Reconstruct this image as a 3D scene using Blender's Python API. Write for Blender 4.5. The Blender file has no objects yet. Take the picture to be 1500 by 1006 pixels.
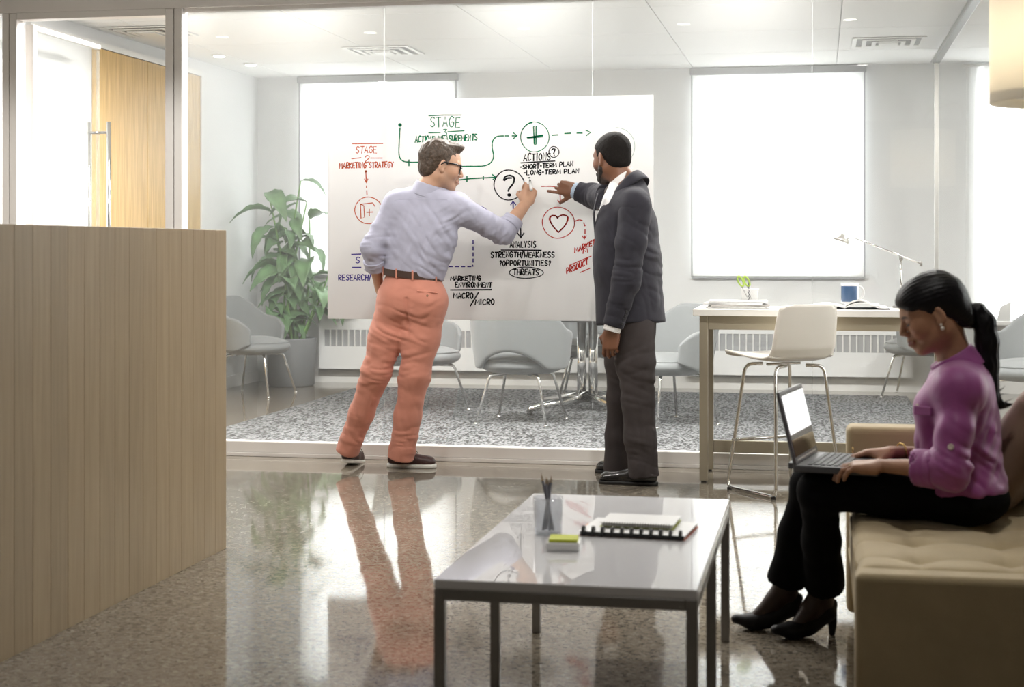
import bpy, bmesh, math, random
import numpy as np
from mathutils import Vector, Matrix
random.seed(7); RNG = np.random.RandomState(11)
SC = bpy.context.scene
COL = SC.collection

# ------------------------------------------------------------------ camera, world, exposure
FPX = 2300.0; HOR = 362.0; CAMH = 1.2
TH = math.atan(450.0 / FPX)
cam_d = bpy.data.cameras.new('camera'); cam = bpy.data.objects.new('camera', cam_d); COL.objects.link(cam)
cam.location = (0, 0, CAMH); cam.rotation_euler = (math.pi / 2, 0, TH)
cam_d.sensor_width = 36.0; cam_d.sensor_fit = 'HORIZONTAL'; cam_d.lens = 36.0 * FPX / 1500.0
cam_d.shift_y = -(503.0 - HOR) / 1500.0
cam_d.clip_start = 0.05
cam_d.dof.use_dof = True; cam_d.dof.focus_distance = 8.3; cam_d.dof.aperture_fstop = 4.5
SC.camera = cam
SC.view_settings.view_transform = 'Standard'; SC.view_settings.look = 'None'
SC.view_settings.gamma = 1.0; SC.view_settings.use_curve_mapping = False
SC.view_settings.exposure = 0.42
world = bpy.data.worlds.new('overcast_sky'); SC.world = world; world.use_nodes = True
bgn = world.node_tree.nodes['Background']; bgn.inputs[0].default_value = (0.97, 0.985, 1.0, 1); bgn.inputs[1].default_value = 9.0
INNER_FILL = 64.0      # watts of each ceiling panel added out of view in the meeting room
LOUNGE_LAMP = 36.0     # watts of each downlight in the lounge
SIDE_LAMP = 8.0

SC.cycles.max_bounces = 6; SC.cycles.diffuse_bounces = 3; SC.cycles.glossy_bounces = 3; SC.cycles.transmission_bounces = 3; SC.cycles.transparent_max_bounces = 16
SC.cycles.caustics_reflective = False; SC.cycles.caustics_refractive = False
SC.cycles.use_adaptive_sampling = True; SC.cycles.adaptive_threshold = .05

# ------------------------------------------------------------------ helpers
F_ = np.array([-math.sin(TH), math.cos(TH), 0]); R_ = np.array([math.cos(TH), math.sin(TH), 0])
U_ = np.array([0, 0, 1.0]); C_ = np.array([0, 0, CAMH])
def ray(x, y): return F_ + (x - 750) / FPX * R_ + (HOR - y) / FPX * U_
def at(x, y, Y):
    r = ray(x, y); return C_ + r * Y / r[1]
def onz(x, y, Z):
    r = ray(x, y); return C_ + r * ((Z - CAMH) / r[2])
def nrm(v): v = np.asarray(v, float); return v / (np.linalg.norm(v) + 1e-12)
ORG = {}
def org_of(o):
    return ORG.get(o.name, np.zeros(3)) if o else np.zeros(3)
def props(o, label=None, cat=None, group=None, kind=None):
    if label: o['label'] = label
    if cat: o['category'] = cat
    if group: o['group'] = group
    if kind: o['kind'] = kind
    return o
def empty(name, loc, label=None, cat=None, group=None, kind=None, parent=None):
    o = bpy.data.objects.new(name, None); COL.objects.link(o); o.empty_display_size = .1
    if parent: o.parent = parent; o.location = Vector(np.asarray(loc, float) - org_of(parent))
    else: o.location = Vector(loc)
    ORG[o.name] = np.asarray(loc, float)
    return props(o, label, cat, group, kind)
def mk(name, V, F, mat, parent=None, org=None, smooth=False, cols=None, fmi=None, label=None, cat=None, group=None, kind=None):
    """V in world coordinates. Becomes one mesh object, child of parent when given."""
    V = np.asarray(V, float)
    if org is None:
        org = org_of(parent) if parent else np.array([(V[:, 0].min() + V[:, 0].max()) / 2, (V[:, 1].min() + V[:, 1].max()) / 2, V[:, 2].min()])
    org = np.asarray(org, float)
    me = bpy.data.meshes.new(name)
    me.from_pydata((V - org).tolist(), [], [tuple(int(i) for i in f) for f in F] if not isinstance(F, np.ndarray) else F.tolist())
    for m in (mat if isinstance(mat, (list, tuple)) else [mat]): me.materials.append(m)
    if fmi is not None: me.polygons.foreach_set('material_index', np.asarray(fmi, np.int32))
    if smooth: me.polygons.foreach_set('use_smooth', np.ones(len(me.polygons), bool))
    if cols is not None:
        ca = me.color_attributes.new('Col', 'FLOAT_COLOR', 'POINT')
        ca.data.foreach_set('color', np.c_[cols, np.ones(len(cols))].astype(np.float32).ravel())
    me.validate(); me.update()
    o = bpy.data.objects.new(name, me); COL.objects.link(o)
    if parent:
        o.parent = parent; o.location = Vector(org - org_of(parent)); ORG[o.name] = org
    else:
        o.location = Vector(org); ORG[o.name] = org
    return props(o, label, cat, group, kind)
def boxVF(x0, x1, y0, y1, z0, z1, bev=0.0, seg=2):
    bm = bmesh.new(); bmesh.ops.create_cube(bm, size=1)
    for v in bm.verts:
        v.co = Vector(((x0 + x1) / 2 + v.co.x * (x1 - x0), (y0 + y1) / 2 + v.co.y * (y1 - y0), (z0 + z1) / 2 + v.co.z * (z1 - z0)))
    if bev > 0: bmesh.ops.bevel(bm, geom=bm.edges[:], offset=bev, segments=seg, profile=.5, affect='EDGES')
    bm.verts.index_update()
    V = np.array([v.co[:] for v in bm.verts]); F = [[v.index for v in f.verts] for f in bm.faces]; bm.free()
    return V, F
def box(name, x0, x1, y0, y1, z0, z1, mat, parent=None, bev=0.0, seg=2, rot=None, piv=None, **k):
    V, F = boxVF(x0, x1, y0, y1, z0, z1, bev, seg)
    if rot is not None:
        piv = np.asarray(piv if piv is not None else V.mean(0)); V = (V - piv) @ np.asarray(rot).T + piv
    return mk(name, V, F, mat, parent, **k)
def rotz(a): c, s = math.cos(a), math.sin(a); return np.array([[c, -s, 0], [s, c, 0], [0, 0, 1.]])
def roty(a): c, s = math.cos(a), math.sin(a); return np.array([[c, 0, s], [0, 1., 0], [-s, 0, c]])
def rotx(a): c, s = math.cos(a), math.sin(a); return np.array([[1., 0, 0], [0, c, -s], [0, s, c]])
def join(parts):
    VV, FF, n = [], [], 0
    for V, F in parts:
        VV.append(np.asarray(V, float)); FF += [[i + n for i in f] for f in F]; n += len(V)
    return np.concatenate(VV), FF
def smooth_path(P, n=8, closed=False):
    P = np.asarray(P, float); m = len(P); out = []
    rng = range(m) if closed else range(m - 1)
    for i in rng:
        p0, p1, p2, p3 = (P[(i - 1) % m], P[i], P[(i + 1) % m], P[(i + 2) % m]) if closed else (P[max(i - 1, 0)], P[i], P[i + 1], P[min(i + 2, m - 1)])
        for t in np.linspace(0, 1, n, endpoint=False):
            out.append(.5 * ((2 * p1) + (-p0 + p2) * t + (2 * p0 - 5 * p1 + 4 * p2 - p3) * t * t + (-p0 + 3 * p1 - 3 * p2 + p3) * t ** 3))
    if not closed: out.append(P[-1])
    return np.array(out)
def fillet(P, r, n=5):
    """polyline with rounded corners"""
    P = np.asarray(P, float); out = [P[0]]
    for i in range(1, len(P) - 1):
        a, b, c = P[i - 1], P[i], P[i + 1]
        rr = min(r, .45 * np.linalg.norm(a - b), .45 * np.linalg.norm(c - b))
        p, q = b + nrm(a - b) * rr, b + nrm(c - b) * rr
        for t in np.linspace(0, 1, n): out.append((1 - t) ** 2 * p + 2 * t * (1 - t) * b + t * t * q)
    out.append(P[-1]); return np.array(out)
def tubeVF(P, r, n=10, closed=False, cap=True):
    P = np.asarray(P, float); m = len(P)
    r = np.full(m, r) if np.isscalar(r) else np.asarray(r, float)
    T = np.zeros_like(P)
    for i in range(m):
        T[i] = nrm((P[(i + 1) % m] - P[(i - 1) % m]) if closed else (P[min(i + 1, m - 1)] - P[max(i - 1, 0)]))
    up = np.array([0, 0, 1.]) if abs(T[0][2]) < .9 else np.array([1., 0, 0])
    N = nrm(np.cross(T[0], up)); V = []
    for i in range(m):
        N = nrm(N - T[i] * (N @ T[i])); B = np.cross(T[i], N)
        for j in range(n):
            a = 2 * math.pi * j / n; V.append(P[i] + r[i] * (math.cos(a) * N + math.sin(a) * B))
    F = []
    for i in range(m if closed else m - 1):
        for j in range(n):
            a, b = i * n + j, i * n + (j + 1) % n; c, d = ((i + 1) % m) * n + (j + 1) % n, ((i + 1) % m) * n + j
            F.append([a, d, c, b])
    if cap and not closed:
        F.append(list(range(n))); F.append(list(range((m - 1) * n, m * n))[::-1])
    return np.array(V), F
def tube(name, P, r, mat, parent=None, n=10, closed=False, **k):
    V, F = tubeVF(P, r, n, closed); return mk(name, V, F, mat, parent, smooth=True, **k)
def latheVF(prof, c=(0, 0, 0), n=32, cap=True):
    V, F = [], []; c = np.asarray(c, float)
    for (r, z) in prof:
        for j in range(n):
            a = 2 * math.pi * j / n; V.append(c + [r * math.cos(a), r * math.sin(a), z])
    for i in range(len(prof) - 1):
        for j in range(n):
            F.append([i * n + j, i * n + (j + 1) % n, (i + 1) * n + (j + 1) % n, (i + 1) * n + j])
    if cap:
        F.append(list(range(n))[::-1]); F.append(list(range((len(prof) - 1) * n, len(prof) * n)))
    return np.array(V), F
def lathe(name, prof, c, mat, parent=None, n=32, cap=True, smooth=True, **k):
    V, F = latheVF(prof, c, n, cap); return mk(name, V, F, mat, parent, smooth=smooth, **k)
def gridVF(fn, nu, nv, closed_u=False):
    """fn(u,v)->xyz for u,v in 0..1"""
    V = [fn(i / (nu if closed_u else nu - 1), j / (nv - 1)) for i in range(nu) for j in range(nv)]; F = []
    for i in range(nu if closed_u else nu - 1):
        for j in range(nv - 1):
            a = i * nv + j; b = ((i + 1) % nu) * nv + j; F.append([a, b, b + 1, a + 1])
    return np.array(V), F
def thick(V, F, t, nv):
    """double a (nu x nv) open grid sheet along its vertex normals and close the rim"""
    V = np.asarray(V, float); N = np.zeros_like(V)
    for f in F:
        n_ = np.cross(V[f[1]] - V[f[0]], V[f[2]] - V[f[0]]) + np.cross(V[f[2]] - V[f[0]], V[f[3]] - V[f[0]])
        for i in f: N[i] += n_
    N /= (np.linalg.norm(N, axis=1)[:, None] + 1e-12); n0 = len(V)
    V2 = np.concatenate([V + N * t / 2, V - N * t / 2]); F2 = [list(f) for f in F] + [[i + n0 for i in f[::-1]] for f in F]
    from collections import Counter
    ed = Counter(); dr = {}
    for f in F:
        for a, b in zip(f, f[1:] + f[:1]):
            ed[frozenset((a, b))] += 1; dr[frozenset((a, b))] = (a, b)
    for e, c in ed.items():
        if c == 1:
            a, b = dr[e]; F2.append([b, a, a + n0, b + n0])
    return V2, F2
def copy_tree(o, parent=None):
    c = o.copy(); COL.objects.link(c); c.parent = parent
    for ch in o.children: copy_tree(ch, c)
    return c

# ------------------------------------------------------------------ materials
MATS = {}
def pm(name, col, rough=.5, metal=0.0, ior=1.5, bump=None, var=None, sheen=0.0, coat=0.0, attr=False, trans=0.0, sub=0.0, aniso=None, emit=0.0):
    """principled procedural material. var=(scale,amount,stretch), bump=(scale,strength,stretch)"""
    if name in MATS: return MATS[name]
    m = bpy.data.materials.new(name); m.use_nodes = True; nt = m.node_tree; N = nt.nodes; L = nt.links
    b = N['Principled BSDF']; c4 = (*col, 1)
    b.inputs['Base Color'].default_value = c4; b.inputs['Roughness'].default_value = rough; b.inputs['Metallic'].default_value = metal
    b.inputs['IOR'].default_value = ior; b.inputs['Sheen Weight'].default_value = sheen; b.inputs['Coat Weight'].default_value = coat
    b.inputs['Coat Roughness'].default_value = .08
    b.inputs['Transmission Weight'].default_value = trans; b.inputs['Subsurface Weight'].default_value = sub
    if sub: b.inputs['Subsurface Radius'].default_value = (.012, .005, .003); b.inputs['Subsurface Scale'].default_value = .6
    if emit: b.inputs['Emission Color'].default_value = c4; b.inputs['Emission Strength'].default_value = emit
    tc = N.new('ShaderNodeTexCoord')
    src = None
    if attr:
        a = N.new('ShaderNodeAttribute'); a.attribute_name = 'Col'; src = a.outputs['Color']
        L.new(src, b.inputs['Base Color'])
    def nz(sc, st, det=3):
        mp = N.new('ShaderNodeMapping'); mp.inputs['Scale'].default_value = st or (1, 1, 1); L.new(tc.outputs['Object'], mp.inputs[0])
        n = N.new('ShaderNodeTexNoise'); n.inputs['Scale'].default_value = sc; n.inputs['Detail'].default_value = det; L.new(mp.outputs[0], n.inputs['Vector']); return n
    if var:
        n = nz(var[0], var[2] if len(var) > 2 else None)
        r = N.new('ShaderNodeMapRange'); r.inputs[1].default_value = .3; r.inputs[2].default_value = .7; r.inputs[3].default_value = 1 - var[1]; r.inputs[4].default_value = 1 + var[1]
        L.new(n.outputs['Fac'], r.inputs[0])
        mx = N.new('ShaderNodeVectorMath'); mx.operation = 'SCALE'; L.new(r.outputs[0], mx.inputs['Scale'])
        if src: L.new(src, mx.inputs[0])
        else: mx.inputs[0].default_value = col
        L.new(mx.outputs[0], b.inputs['Base Color'])
    if bump:
        n = nz(bump[0], bump[2] if len(bump) > 2 else None, 4)
        bp_ = N.new('ShaderNodeBump'); bp_.inputs['Strength'].default_value = bump[1]; bp_.inputs['Distance'].default_value = .004
        L.new(n.outputs['Fac'], bp_.inputs['Height']); L.new(bp_.outputs[0], b.inputs['Normal'])
    MATS[name] = m; return m
def emat(name, col, s):
    m = bpy.data.materials.new(name); m.use_nodes = True; nt = m.node_tree; nt.nodes.clear()
    e = nt.nodes.new('ShaderNodeEmission'); e.inputs[0].default_value = (*col, 1); e.inputs[1].default_value = s
    o = nt.nodes.new('ShaderNodeOutputMaterial'); nt.links.new(e.outputs[0], o.inputs[0]); return m
def glassmat(name, tint, refl=1.5, rough=0.0, veil=0.0):
    m = bpy.data.materials.new(name); m.use_nodes = True; nt = m.node_tree; N = nt.nodes; L = nt.links; N.clear()
    t = N.new('ShaderNodeBsdfTransparent'); t.inputs[0].default_value = (*tint, 1)
    g = N.new('ShaderNodeBsdfGlossy'); g.inputs['Roughness'].default_value = rough
    lw = N.new('ShaderNodeLayerWeight'); lw.inputs[0].default_value = .5; f0 = ((refl - 1) / (refl + 1)) ** 2
    pw = N.new('ShaderNodeMath'); pw.operation = 'POWER'; pw.inputs[1].default_value = 5; L.new(lw.outputs['Facing'], pw.inputs[0])
    fr = N.new('ShaderNodeMath'); fr.operation = 'MULTIPLY_ADD'; fr.inputs[1].default_value = 1 - f0; fr.inputs[2].default_value = f0; L.new(pw.outputs[0], fr.inputs[0])
    base = t.outputs[0]
    if veil:
        d = N.new('ShaderNodeBsdfTranslucent'); d.inputs[0].default_value = (.95, .97, .97, 1)
        d2 = N.new('ShaderNodeBsdfDiffuse'); d2.inputs[0].default_value = (.95, .97, .97, 1)
        ad = N.new('ShaderNodeMixShader'); ad.inputs[0].default_value = .5; L.new(d.outputs[0], ad.inputs[1]); L.new(d2.outputs[0], ad.inputs[2])
        mv = N.new('ShaderNodeMixShader'); mv.inputs[0].default_value = veil; L.new(t.outputs[0], mv.inputs[1]); L.new(ad.outputs[0], mv.inputs[2]); base = mv.outputs[0]
    mx = N.new('ShaderNodeMixShader'); L.new(fr.outputs[0], mx.inputs[0]); L.new(base, mx.inputs[1]); L.new(g.outputs[0], mx.inputs[2])
    o = N.new('ShaderNodeOutputMaterial'); L.new(mx.outputs[0], o.inputs[0]); return m
def shademat(name, col, f=.5):
    """woven cloth that lets daylight through"""
    m = bpy.data.materials.new(name); m.use_nodes = True; nt = m.node_tree; N = nt.nodes; L = nt.links; N.clear()
    d = N.new('ShaderNodeBsdfDiffuse'); d.inputs[0].default_value = (*col, 1)
    t = N.new('ShaderNodeBsdfTranslucent'); t.inputs[0].default_value = (*col, 1)
    mx = N.new('ShaderNodeMixShader'); mx.inputs[0].default_value = f; L.new(d.outputs[0], mx.inputs[1]); L.new(t.outputs[0], mx.inputs[2])
    o = N.new('ShaderNodeOutputMaterial'); L.new(mx.outputs[0], o.inputs[0]); return m

def terrazzo():
    m = bpy.data.materials.new('polished_terrazzo'); m.use_nodes = True; nt = m.node_tree; N = nt.nodes; L = nt.links
    b = N['Principled BSDF']; tc = N.new('ShaderNodeTexCoord')
    def vor(sc):
        v = N.new('ShaderNodeTexVoronoi'); v.inputs['Scale'].default_value = sc; v.inputs['Randomness'].default_value = 1
        L.new(tc.outputs['Object'], v.inputs['Vector']); return v
    def ramp(src, st):
        r = N.new('ShaderNodeValToRGB'); r.color_ramp.interpolation = 'CONSTANT'; els = r.color_ramp.elements
        for i, (p, c) in enumerate(st):
            e = els[i] if i < 2 else els.new(p); e.position = p; e.color = (*c, 1)
        L.new(src, r.inputs[0]); return r
    v1 = vor(85); s1 = N.new('ShaderNodeSeparateColor'); L.new(v1.outputs['Color'], s1.inputs[0])
    r1 = ramp(s1.outputs[0], [(0, (.03, .025, .02)), (.14, (.12, .10, .075)), (.30, (.23, .195, .15)), (.70, (.28, .245, .195)), (.9, (.37, .34, .29))])
    v2 = vor(210); s2 = N.new('ShaderNodeSeparateColor'); L.new(v2.outputs['Color'], s2.inputs[0])
    r2 = ramp(s2.outputs[1], [(0, (.08, .066, .05)), (.14, (.22, .19, .148)), (.6, (.265, .235, .188))])
    mx = N.new('ShaderNodeMix'); mx.data_type = 'RGBA'; mx.inputs[0].default_value = .5
    L.new(r1.outputs[0], mx.inputs[6]); L.new(r2.outputs[0], mx.inputs[7])
    L.new(mx.outputs[2], b.inputs['Base Color'])
    b.inputs['Roughness'].default_value = .055; b.inputs['IOR'].default_value = 1.62
    n = N.new('ShaderNodeTexNoise'); n.inputs['Scale'].default_value = 2.2; L.new(tc.outputs['Object'], n.inputs['Vector'])
    bp_ = N.new('ShaderNodeBump'); bp_.inputs['Strength'].default_value = .02; bp_.inputs['Distance'].default_value = .01
    L.new(n.outputs['Fac'], bp_.inputs['Height']); L.new(bp_.outputs[0], b.inputs['Normal'])
    return m
def rugmat():
    m = bpy.data.materials.new('flecked_rug'); m.use_nodes = True; nt = m.node_tree; N = nt.nodes; L = nt.links
    b = N['Principled BSDF']; tc = N.new('ShaderNodeTexCoord'); mp = N.new('ShaderNodeMapping'); mp.inputs['Scale'].default_value = (1.5, .55, 1)
    mp.inputs['Rotation'].default_value = (0, 0, .5)
    L.new(tc.outputs['Object'], mp.inputs[0])
    n = N.new('ShaderNodeTexNoise'); n.inputs['Scale'].default_value = 44; n.inputs['Detail'].default_value = 3; L.new(mp.outputs[0], n.inputs['Vector'])
    r = N.new('ShaderNodeValToRGB'); e = r.color_ramp.elements
    e[0].position = .41; e[0].color = (.010, .011, .012, 1); e[1].position = .60; e[1].color = (.22, .226, .232, 1)
    L.new(n.outputs['Fac'], r.inputs[0]); L.new(r.outputs[0], b.inputs['Base Color']); b.inputs['Roughness'].default_value = .95
    bp_ = N.new('ShaderNodeBump'); bp_.inputs['Strength'].default_value = .4; bp_.inputs['Distance'].default_value = .005
    L.new(n.outputs['Fac'], bp_.inputs['Height']); L.new(bp_.outputs[0], b.inputs['Normal']); return m
def woodmat(name, c1, c2, rough=.4, sc=(14, 14, .7), axis=None):
    m = bpy.data.materials.new(name); m.use_nodes = True; nt = m.node_tree; N = nt.nodes; L = nt.links
    b = N['Principled BSDF']; tc = N.new('ShaderNodeTexCoord'); mp = N.new('ShaderNodeMapping'); mp.inputs['Scale'].default_value = sc
    oi = N.new('ShaderNodeObjectInfo'); ad = N.new('ShaderNodeVectorMath'); ad.operation = 'ADD'
    mu = N.new('ShaderNodeVectorMath'); mu.operation = 'SCALE'; mu.inputs[0].default_value = (3.1, 7.3, 11.7); L.new(oi.outputs['Random'], mu.inputs['Scale'])
    L.new(tc.outputs['Object'], ad.inputs[0]); L.new(mu.outputs[0], ad.inputs[1]); L.new(ad.outputs[0], mp.inputs[0])
    n = N.new('ShaderNodeTexNoise'); n.inputs['Scale'].default_value = 4; n.inputs['Detail'].default_value = 5; n.inputs['Distortion'].default_value = .4
    L.new(mp.outputs[0], n.inputs['Vector'])
    r = N.new('ShaderNodeValToRGB'); e = r.color_ramp.elements
    e[0].position = .3; e[0].color = (*c1, 1); e[1].position = .72; e[1].color = (*c2, 1)
    L.new(n.outputs['Fac'], r.inputs[0])
    hv = N.new('ShaderNodeHueSaturation'); mr = N.new('ShaderNodeMapRange'); mr.inputs[3].default_value = .93; mr.inputs[4].default_value = 1.07
    L.new(oi.outputs['Random'], mr.inputs[0]); L.new(mr.outputs[0], hv.inputs['Value']); L.new(r.outputs[0], hv.inputs['Color'])
    L.new(hv.outputs[0], b.inputs['Base Color']); b.inputs['Roughness'].default_value = rough
    bp_ = N.new('ShaderNodeBump'); bp_.inputs['Strength'].default_value = .06; L.new(n.outputs['Fac'], bp_.inputs['Height']); L.new(bp_.outputs[0], b.inputs['Normal'])
    return m

M_WALL = pm('matt_white_wall', (.80, .81, .81), .75, bump=(60, .03))
M_CEIL = pm('white_ceiling_tile', (.86, .86, .85), .85, bump=(90, .05))
M_LWALL = pm('lounge_wall', (.34, .32, .29), .8, bump=(60, .03))
M_TRIM = pm('white_trim', (.82, .82, .80), .45, bump=(40, .01))
M_FRAME = pm('warm_white_frame', (.90, .87, .84), .4, bump=(40, .01))
M_ALU = pm('satin_aluminium', (.62, .61, .58), .32, .85, bump=(300, .02, (1, 1, 12)))
M_GREYRAIL = pm('grey_rail', (.26, .27, .27), .4, .3)
M_CHROME = pm('chrome', (.78, .77, .75), .08, 1.0)
M_STEEL = pm('brushed_steel', (.34, .33, .32), .32, .9, bump=(260, .03, (1, 1, 8)))
M_KHAKI = pm('champagne_metal', (.46, .41, .31), .38, .55, bump=(200, .02, (6, 6, 1)))
M_GLASS = glassmat('clear_glass', (.985, .992, .99), 1.42, 0, .04)
M_EDGE = glassmat('glass_edge', (.97, .98, .98), 1.5, .1, .12)
M_BLIND = shademat('blind_cloth', (.93, .93, .92), .5)
M_SHEER = shademat('sheer_cloth', (.94, .94, .93), .55)
M_CASS = pm('grey_cassette', (.36, .37, .38), .45)
M_DARK = pm('dark_gap', (.03, .03, .03), .6)
M_FLOOR = terrazzo(); M_RUG = rugmat()
M_WOOD = woodmat('honey_veneer', (.42, .27, .09), (.62, .42, .17), .35)
M_TAMB = woodmat('pale_oak_slat', (.26, .19, .11), (.325, .245, .148), .42)
M_WHITE = pm('white_laminate', (.86, .86, .85), .25, bump=(30, .005))
M_GLOSSW = pm('white_glass_top', (.90, .90, .92), .012, ior=2.5)
M_BOARD = pm('white_board_film', (.83, .82, .81), .55, ior=1.3, bump=(8, .004))
def _film(m):
    nt = m.node_tree; N = nt.nodes; L = nt.links; b = N['Principled BSDF']; o = [n for n in N if n.type == 'OUTPUT_MATERIAL'][0]
    t = N.new('ShaderNodeBsdfTranslucent'); t.inputs[0].default_value = (.95, .95, .95, 1); mx = N.new('ShaderNodeMixShader'); mx.inputs[0].default_value = .38
    L.new(b.outputs[0], mx.inputs[1]); L.new(t.outputs[0], mx.inputs[2]); L.new(mx.outputs[0], o.inputs[0])
_film(M_BOARD)
M_SHELL = pm('cream_plastic', (.80, .76, .69), .3, bump=(40, .004))
M_BLACKP = pm('black_plastic', (.02, .02, .02), .4, bump=(80, .02))
M_CHAIR = pm('grey_wool', (.20, .212, .215), .9, bump=(420, .25), var=(300, .10), sheen=.3)
M_SOFA = pm('tan_upholstery', (.50, .40, .235), .8, bump=(350, .22), var=(9, .06), sheen=.2)
# ------------------------------------------------------------------ organic shapes: distance field -> surface nets
_NT = np.random.RandomState(5).rand(24, 24, 24).astype(np.float32)
def vnoise(P, f):
    q = P * f; i = np.floor(q).astype(int); t = (q - i).astype(np.float32); t = t * t * (3 - 2 * t); i %= 24; j = (i + 1) % 24
    def g(a, b, c): return _NT[a[:, 0], b[:, 1], c[:, 2]]
    x00 = g(i, i, i) * (1 - t[:, 0]) + g(j, i, i) * t[:, 0]; x10 = g(i, j, i) * (1 - t[:, 0]) + g(j, j, i) * t[:, 0]
    x01 = g(i, i, j) * (1 - t[:, 0]) + g(j, i, j) * t[:, 0]; x11 = g(i, j, j) * (1 - t[:, 0]) + g(j, j, j) * t[:, 0]
    y0 = x00 * (1 - t[:, 1]) + x10 * t[:, 1]; y1 = x01 * (1 - t[:, 1]) + x11 * t[:, 1]
    return (y0 * (1 - t[:, 2]) + y1 * t[:, 2]) * 2 - 1
class Sdf:
    def __init__(s, res): s.res = res; s.ops = []
    def add(s, f, lo, hi, k, mode): s.ops.append((f, np.asarray(lo, float), np.asarray(hi, float), k, mode)); return s
    def cone(s, a, b, ra, rb, k=.02, n=None, fl=1.0, cut0=False, cut1=False, mode='u'):
        a = np.asarray(a, float); b = np.asarray(b, float); ax = nrm(b - a); R = max(ra, rb) * max(1, fl if n is not None else 1)
        nn = nrm(n) if n is not None else None
        def f(P):
            q = P - a; d = b - a
            if nn is not None:
                q = q + np.outer(q @ nn, nn * (1 / fl - 1)); d = d + nn * ((d @ nn) * (1 / fl - 1))
            t = np.clip((q @ d) / (d @ d), 0, 1); v = np.linalg.norm(q - t[:, None] * d, axis=1) - (ra + (rb - ra) * t)
            if nn is not None and fl < 1: v = v * (fl * .5 + .5)
            if cut1: v = np.maximum(v, (P - b) @ ax)
            if cut0: v = np.maximum(v, (a - P) @ ax)
            return v
        return s.add(f, np.minimum(a, b) - R, np.maximum(a, b) + R, k, mode)
    def chain(s, pts, rad, k=.02, **kw):
        for i in range(len(pts) - 1): s.cone(pts[i], pts[i + 1], rad[i], rad[i + 1], k if i else kw.get('k0', k), **{x: y for x, y in kw.items() if x != 'k0'})
        return s
    def ell(s, c, r, R=None, k=.02, mode='u'):
        c = np.asarray(c, float); r = np.asarray(r, float); R = np.eye(3) if R is None else np.asarray(R, float)   # columns = axes
        mr = r.max()
        def f(P):
            q = (P - c) @ R; k0 = np.linalg.norm(q / r, axis=1); k1 = np.linalg.norm(q / (r * r), axis=1) + 1e-9
            return k0 * (k0 - 1) / k1
        return s.add(f, c - mr, c + mr, k, mode)
    def rbox(s, c, h, R=None, rad=.01, k=.01, mode='u'):
        c = np.asarray(c, float); h = np.asarray(h, float); R = np.eye(3) if R is None else np.asarray(R, float); mr = np.linalg.norm(h)
        def f(P):
            q = np.abs((P - c) @ R) - (h - rad)
            return np.linalg.norm(np.maximum(q, 0), axis=1) + np.minimum(q.max(1), 0) - rad
        return s.add(f, c - mr, c + mr, k, mode)
    def half(s, c, n, k=.004):
        """cut away the side n points to"""
        c = np.asarray(c, float); n = nrm(n); return s.add(lambda P: (P - c) @ n, None if 0 else [-1e9] * 3, [1e9] * 3, k, 'i')
    def mesh(s, post=None, band=.03):
        lo = np.min([o[1] for o in s.ops if o[4] == 'u'], axis=0) - 3 * s.res; hi = np.max([o[2] for o in s.ops if o[4] == 'u'], axis=0) + 3 * s.res
        n = np.ceil((hi - lo) / s.res).astype(int) + 1
        F = np.full(tuple(n), .3, np.float32); ax = [lo[i] + np.arange(n[i]) * s.res for i in range(3)]
        for f, l, h, k, mode in s.ops:
            m = k + 3 * s.res
            i0 = np.maximum(np.floor((l - m - lo) / s.res), 0).astype(int); i1 = np.minimum(np.ceil((h + m - lo) / s.res) + 1, n).astype(int)
            if np.any(i1 <= i0): continue
            sl = tuple(slice(a, b) for a, b in zip(i0, i1))
            G = np.stack(np.meshgrid(*[ax[d][sl[d]] for d in range(3)], indexing='ij'), -1).reshape(-1, 3)
            b = f(G).astype(np.float32).reshape(F[sl].shape); a = F[sl]
            if mode == 'u':
                hh = np.maximum(k - np.abs(a - b), 0) / max(k, 1e-6); F[sl] = np.minimum(a, b) - hh * hh * k * .25
            elif mode == 's':
                b = -b; hh = np.maximum(k - np.abs(a - b), 0) / max(k, 1e-6); F[sl] = np.maximum(a, b) + hh * hh * k * .25
            else:
                hh = np.maximum(k - np.abs(a - b), 0) / max(k, 1e-6); F[sl] = np.maximum(a, b) + hh * hh * k * .25
        if post is not None:
            id_ = np.argwhere(np.abs(F) < band); P = lo + id_ * s.res
            F[id_[:, 0], id_[:, 1], id_[:, 2]] += post(P).astype(np.float32)
        return snet(F, lo, s.res)
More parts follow.
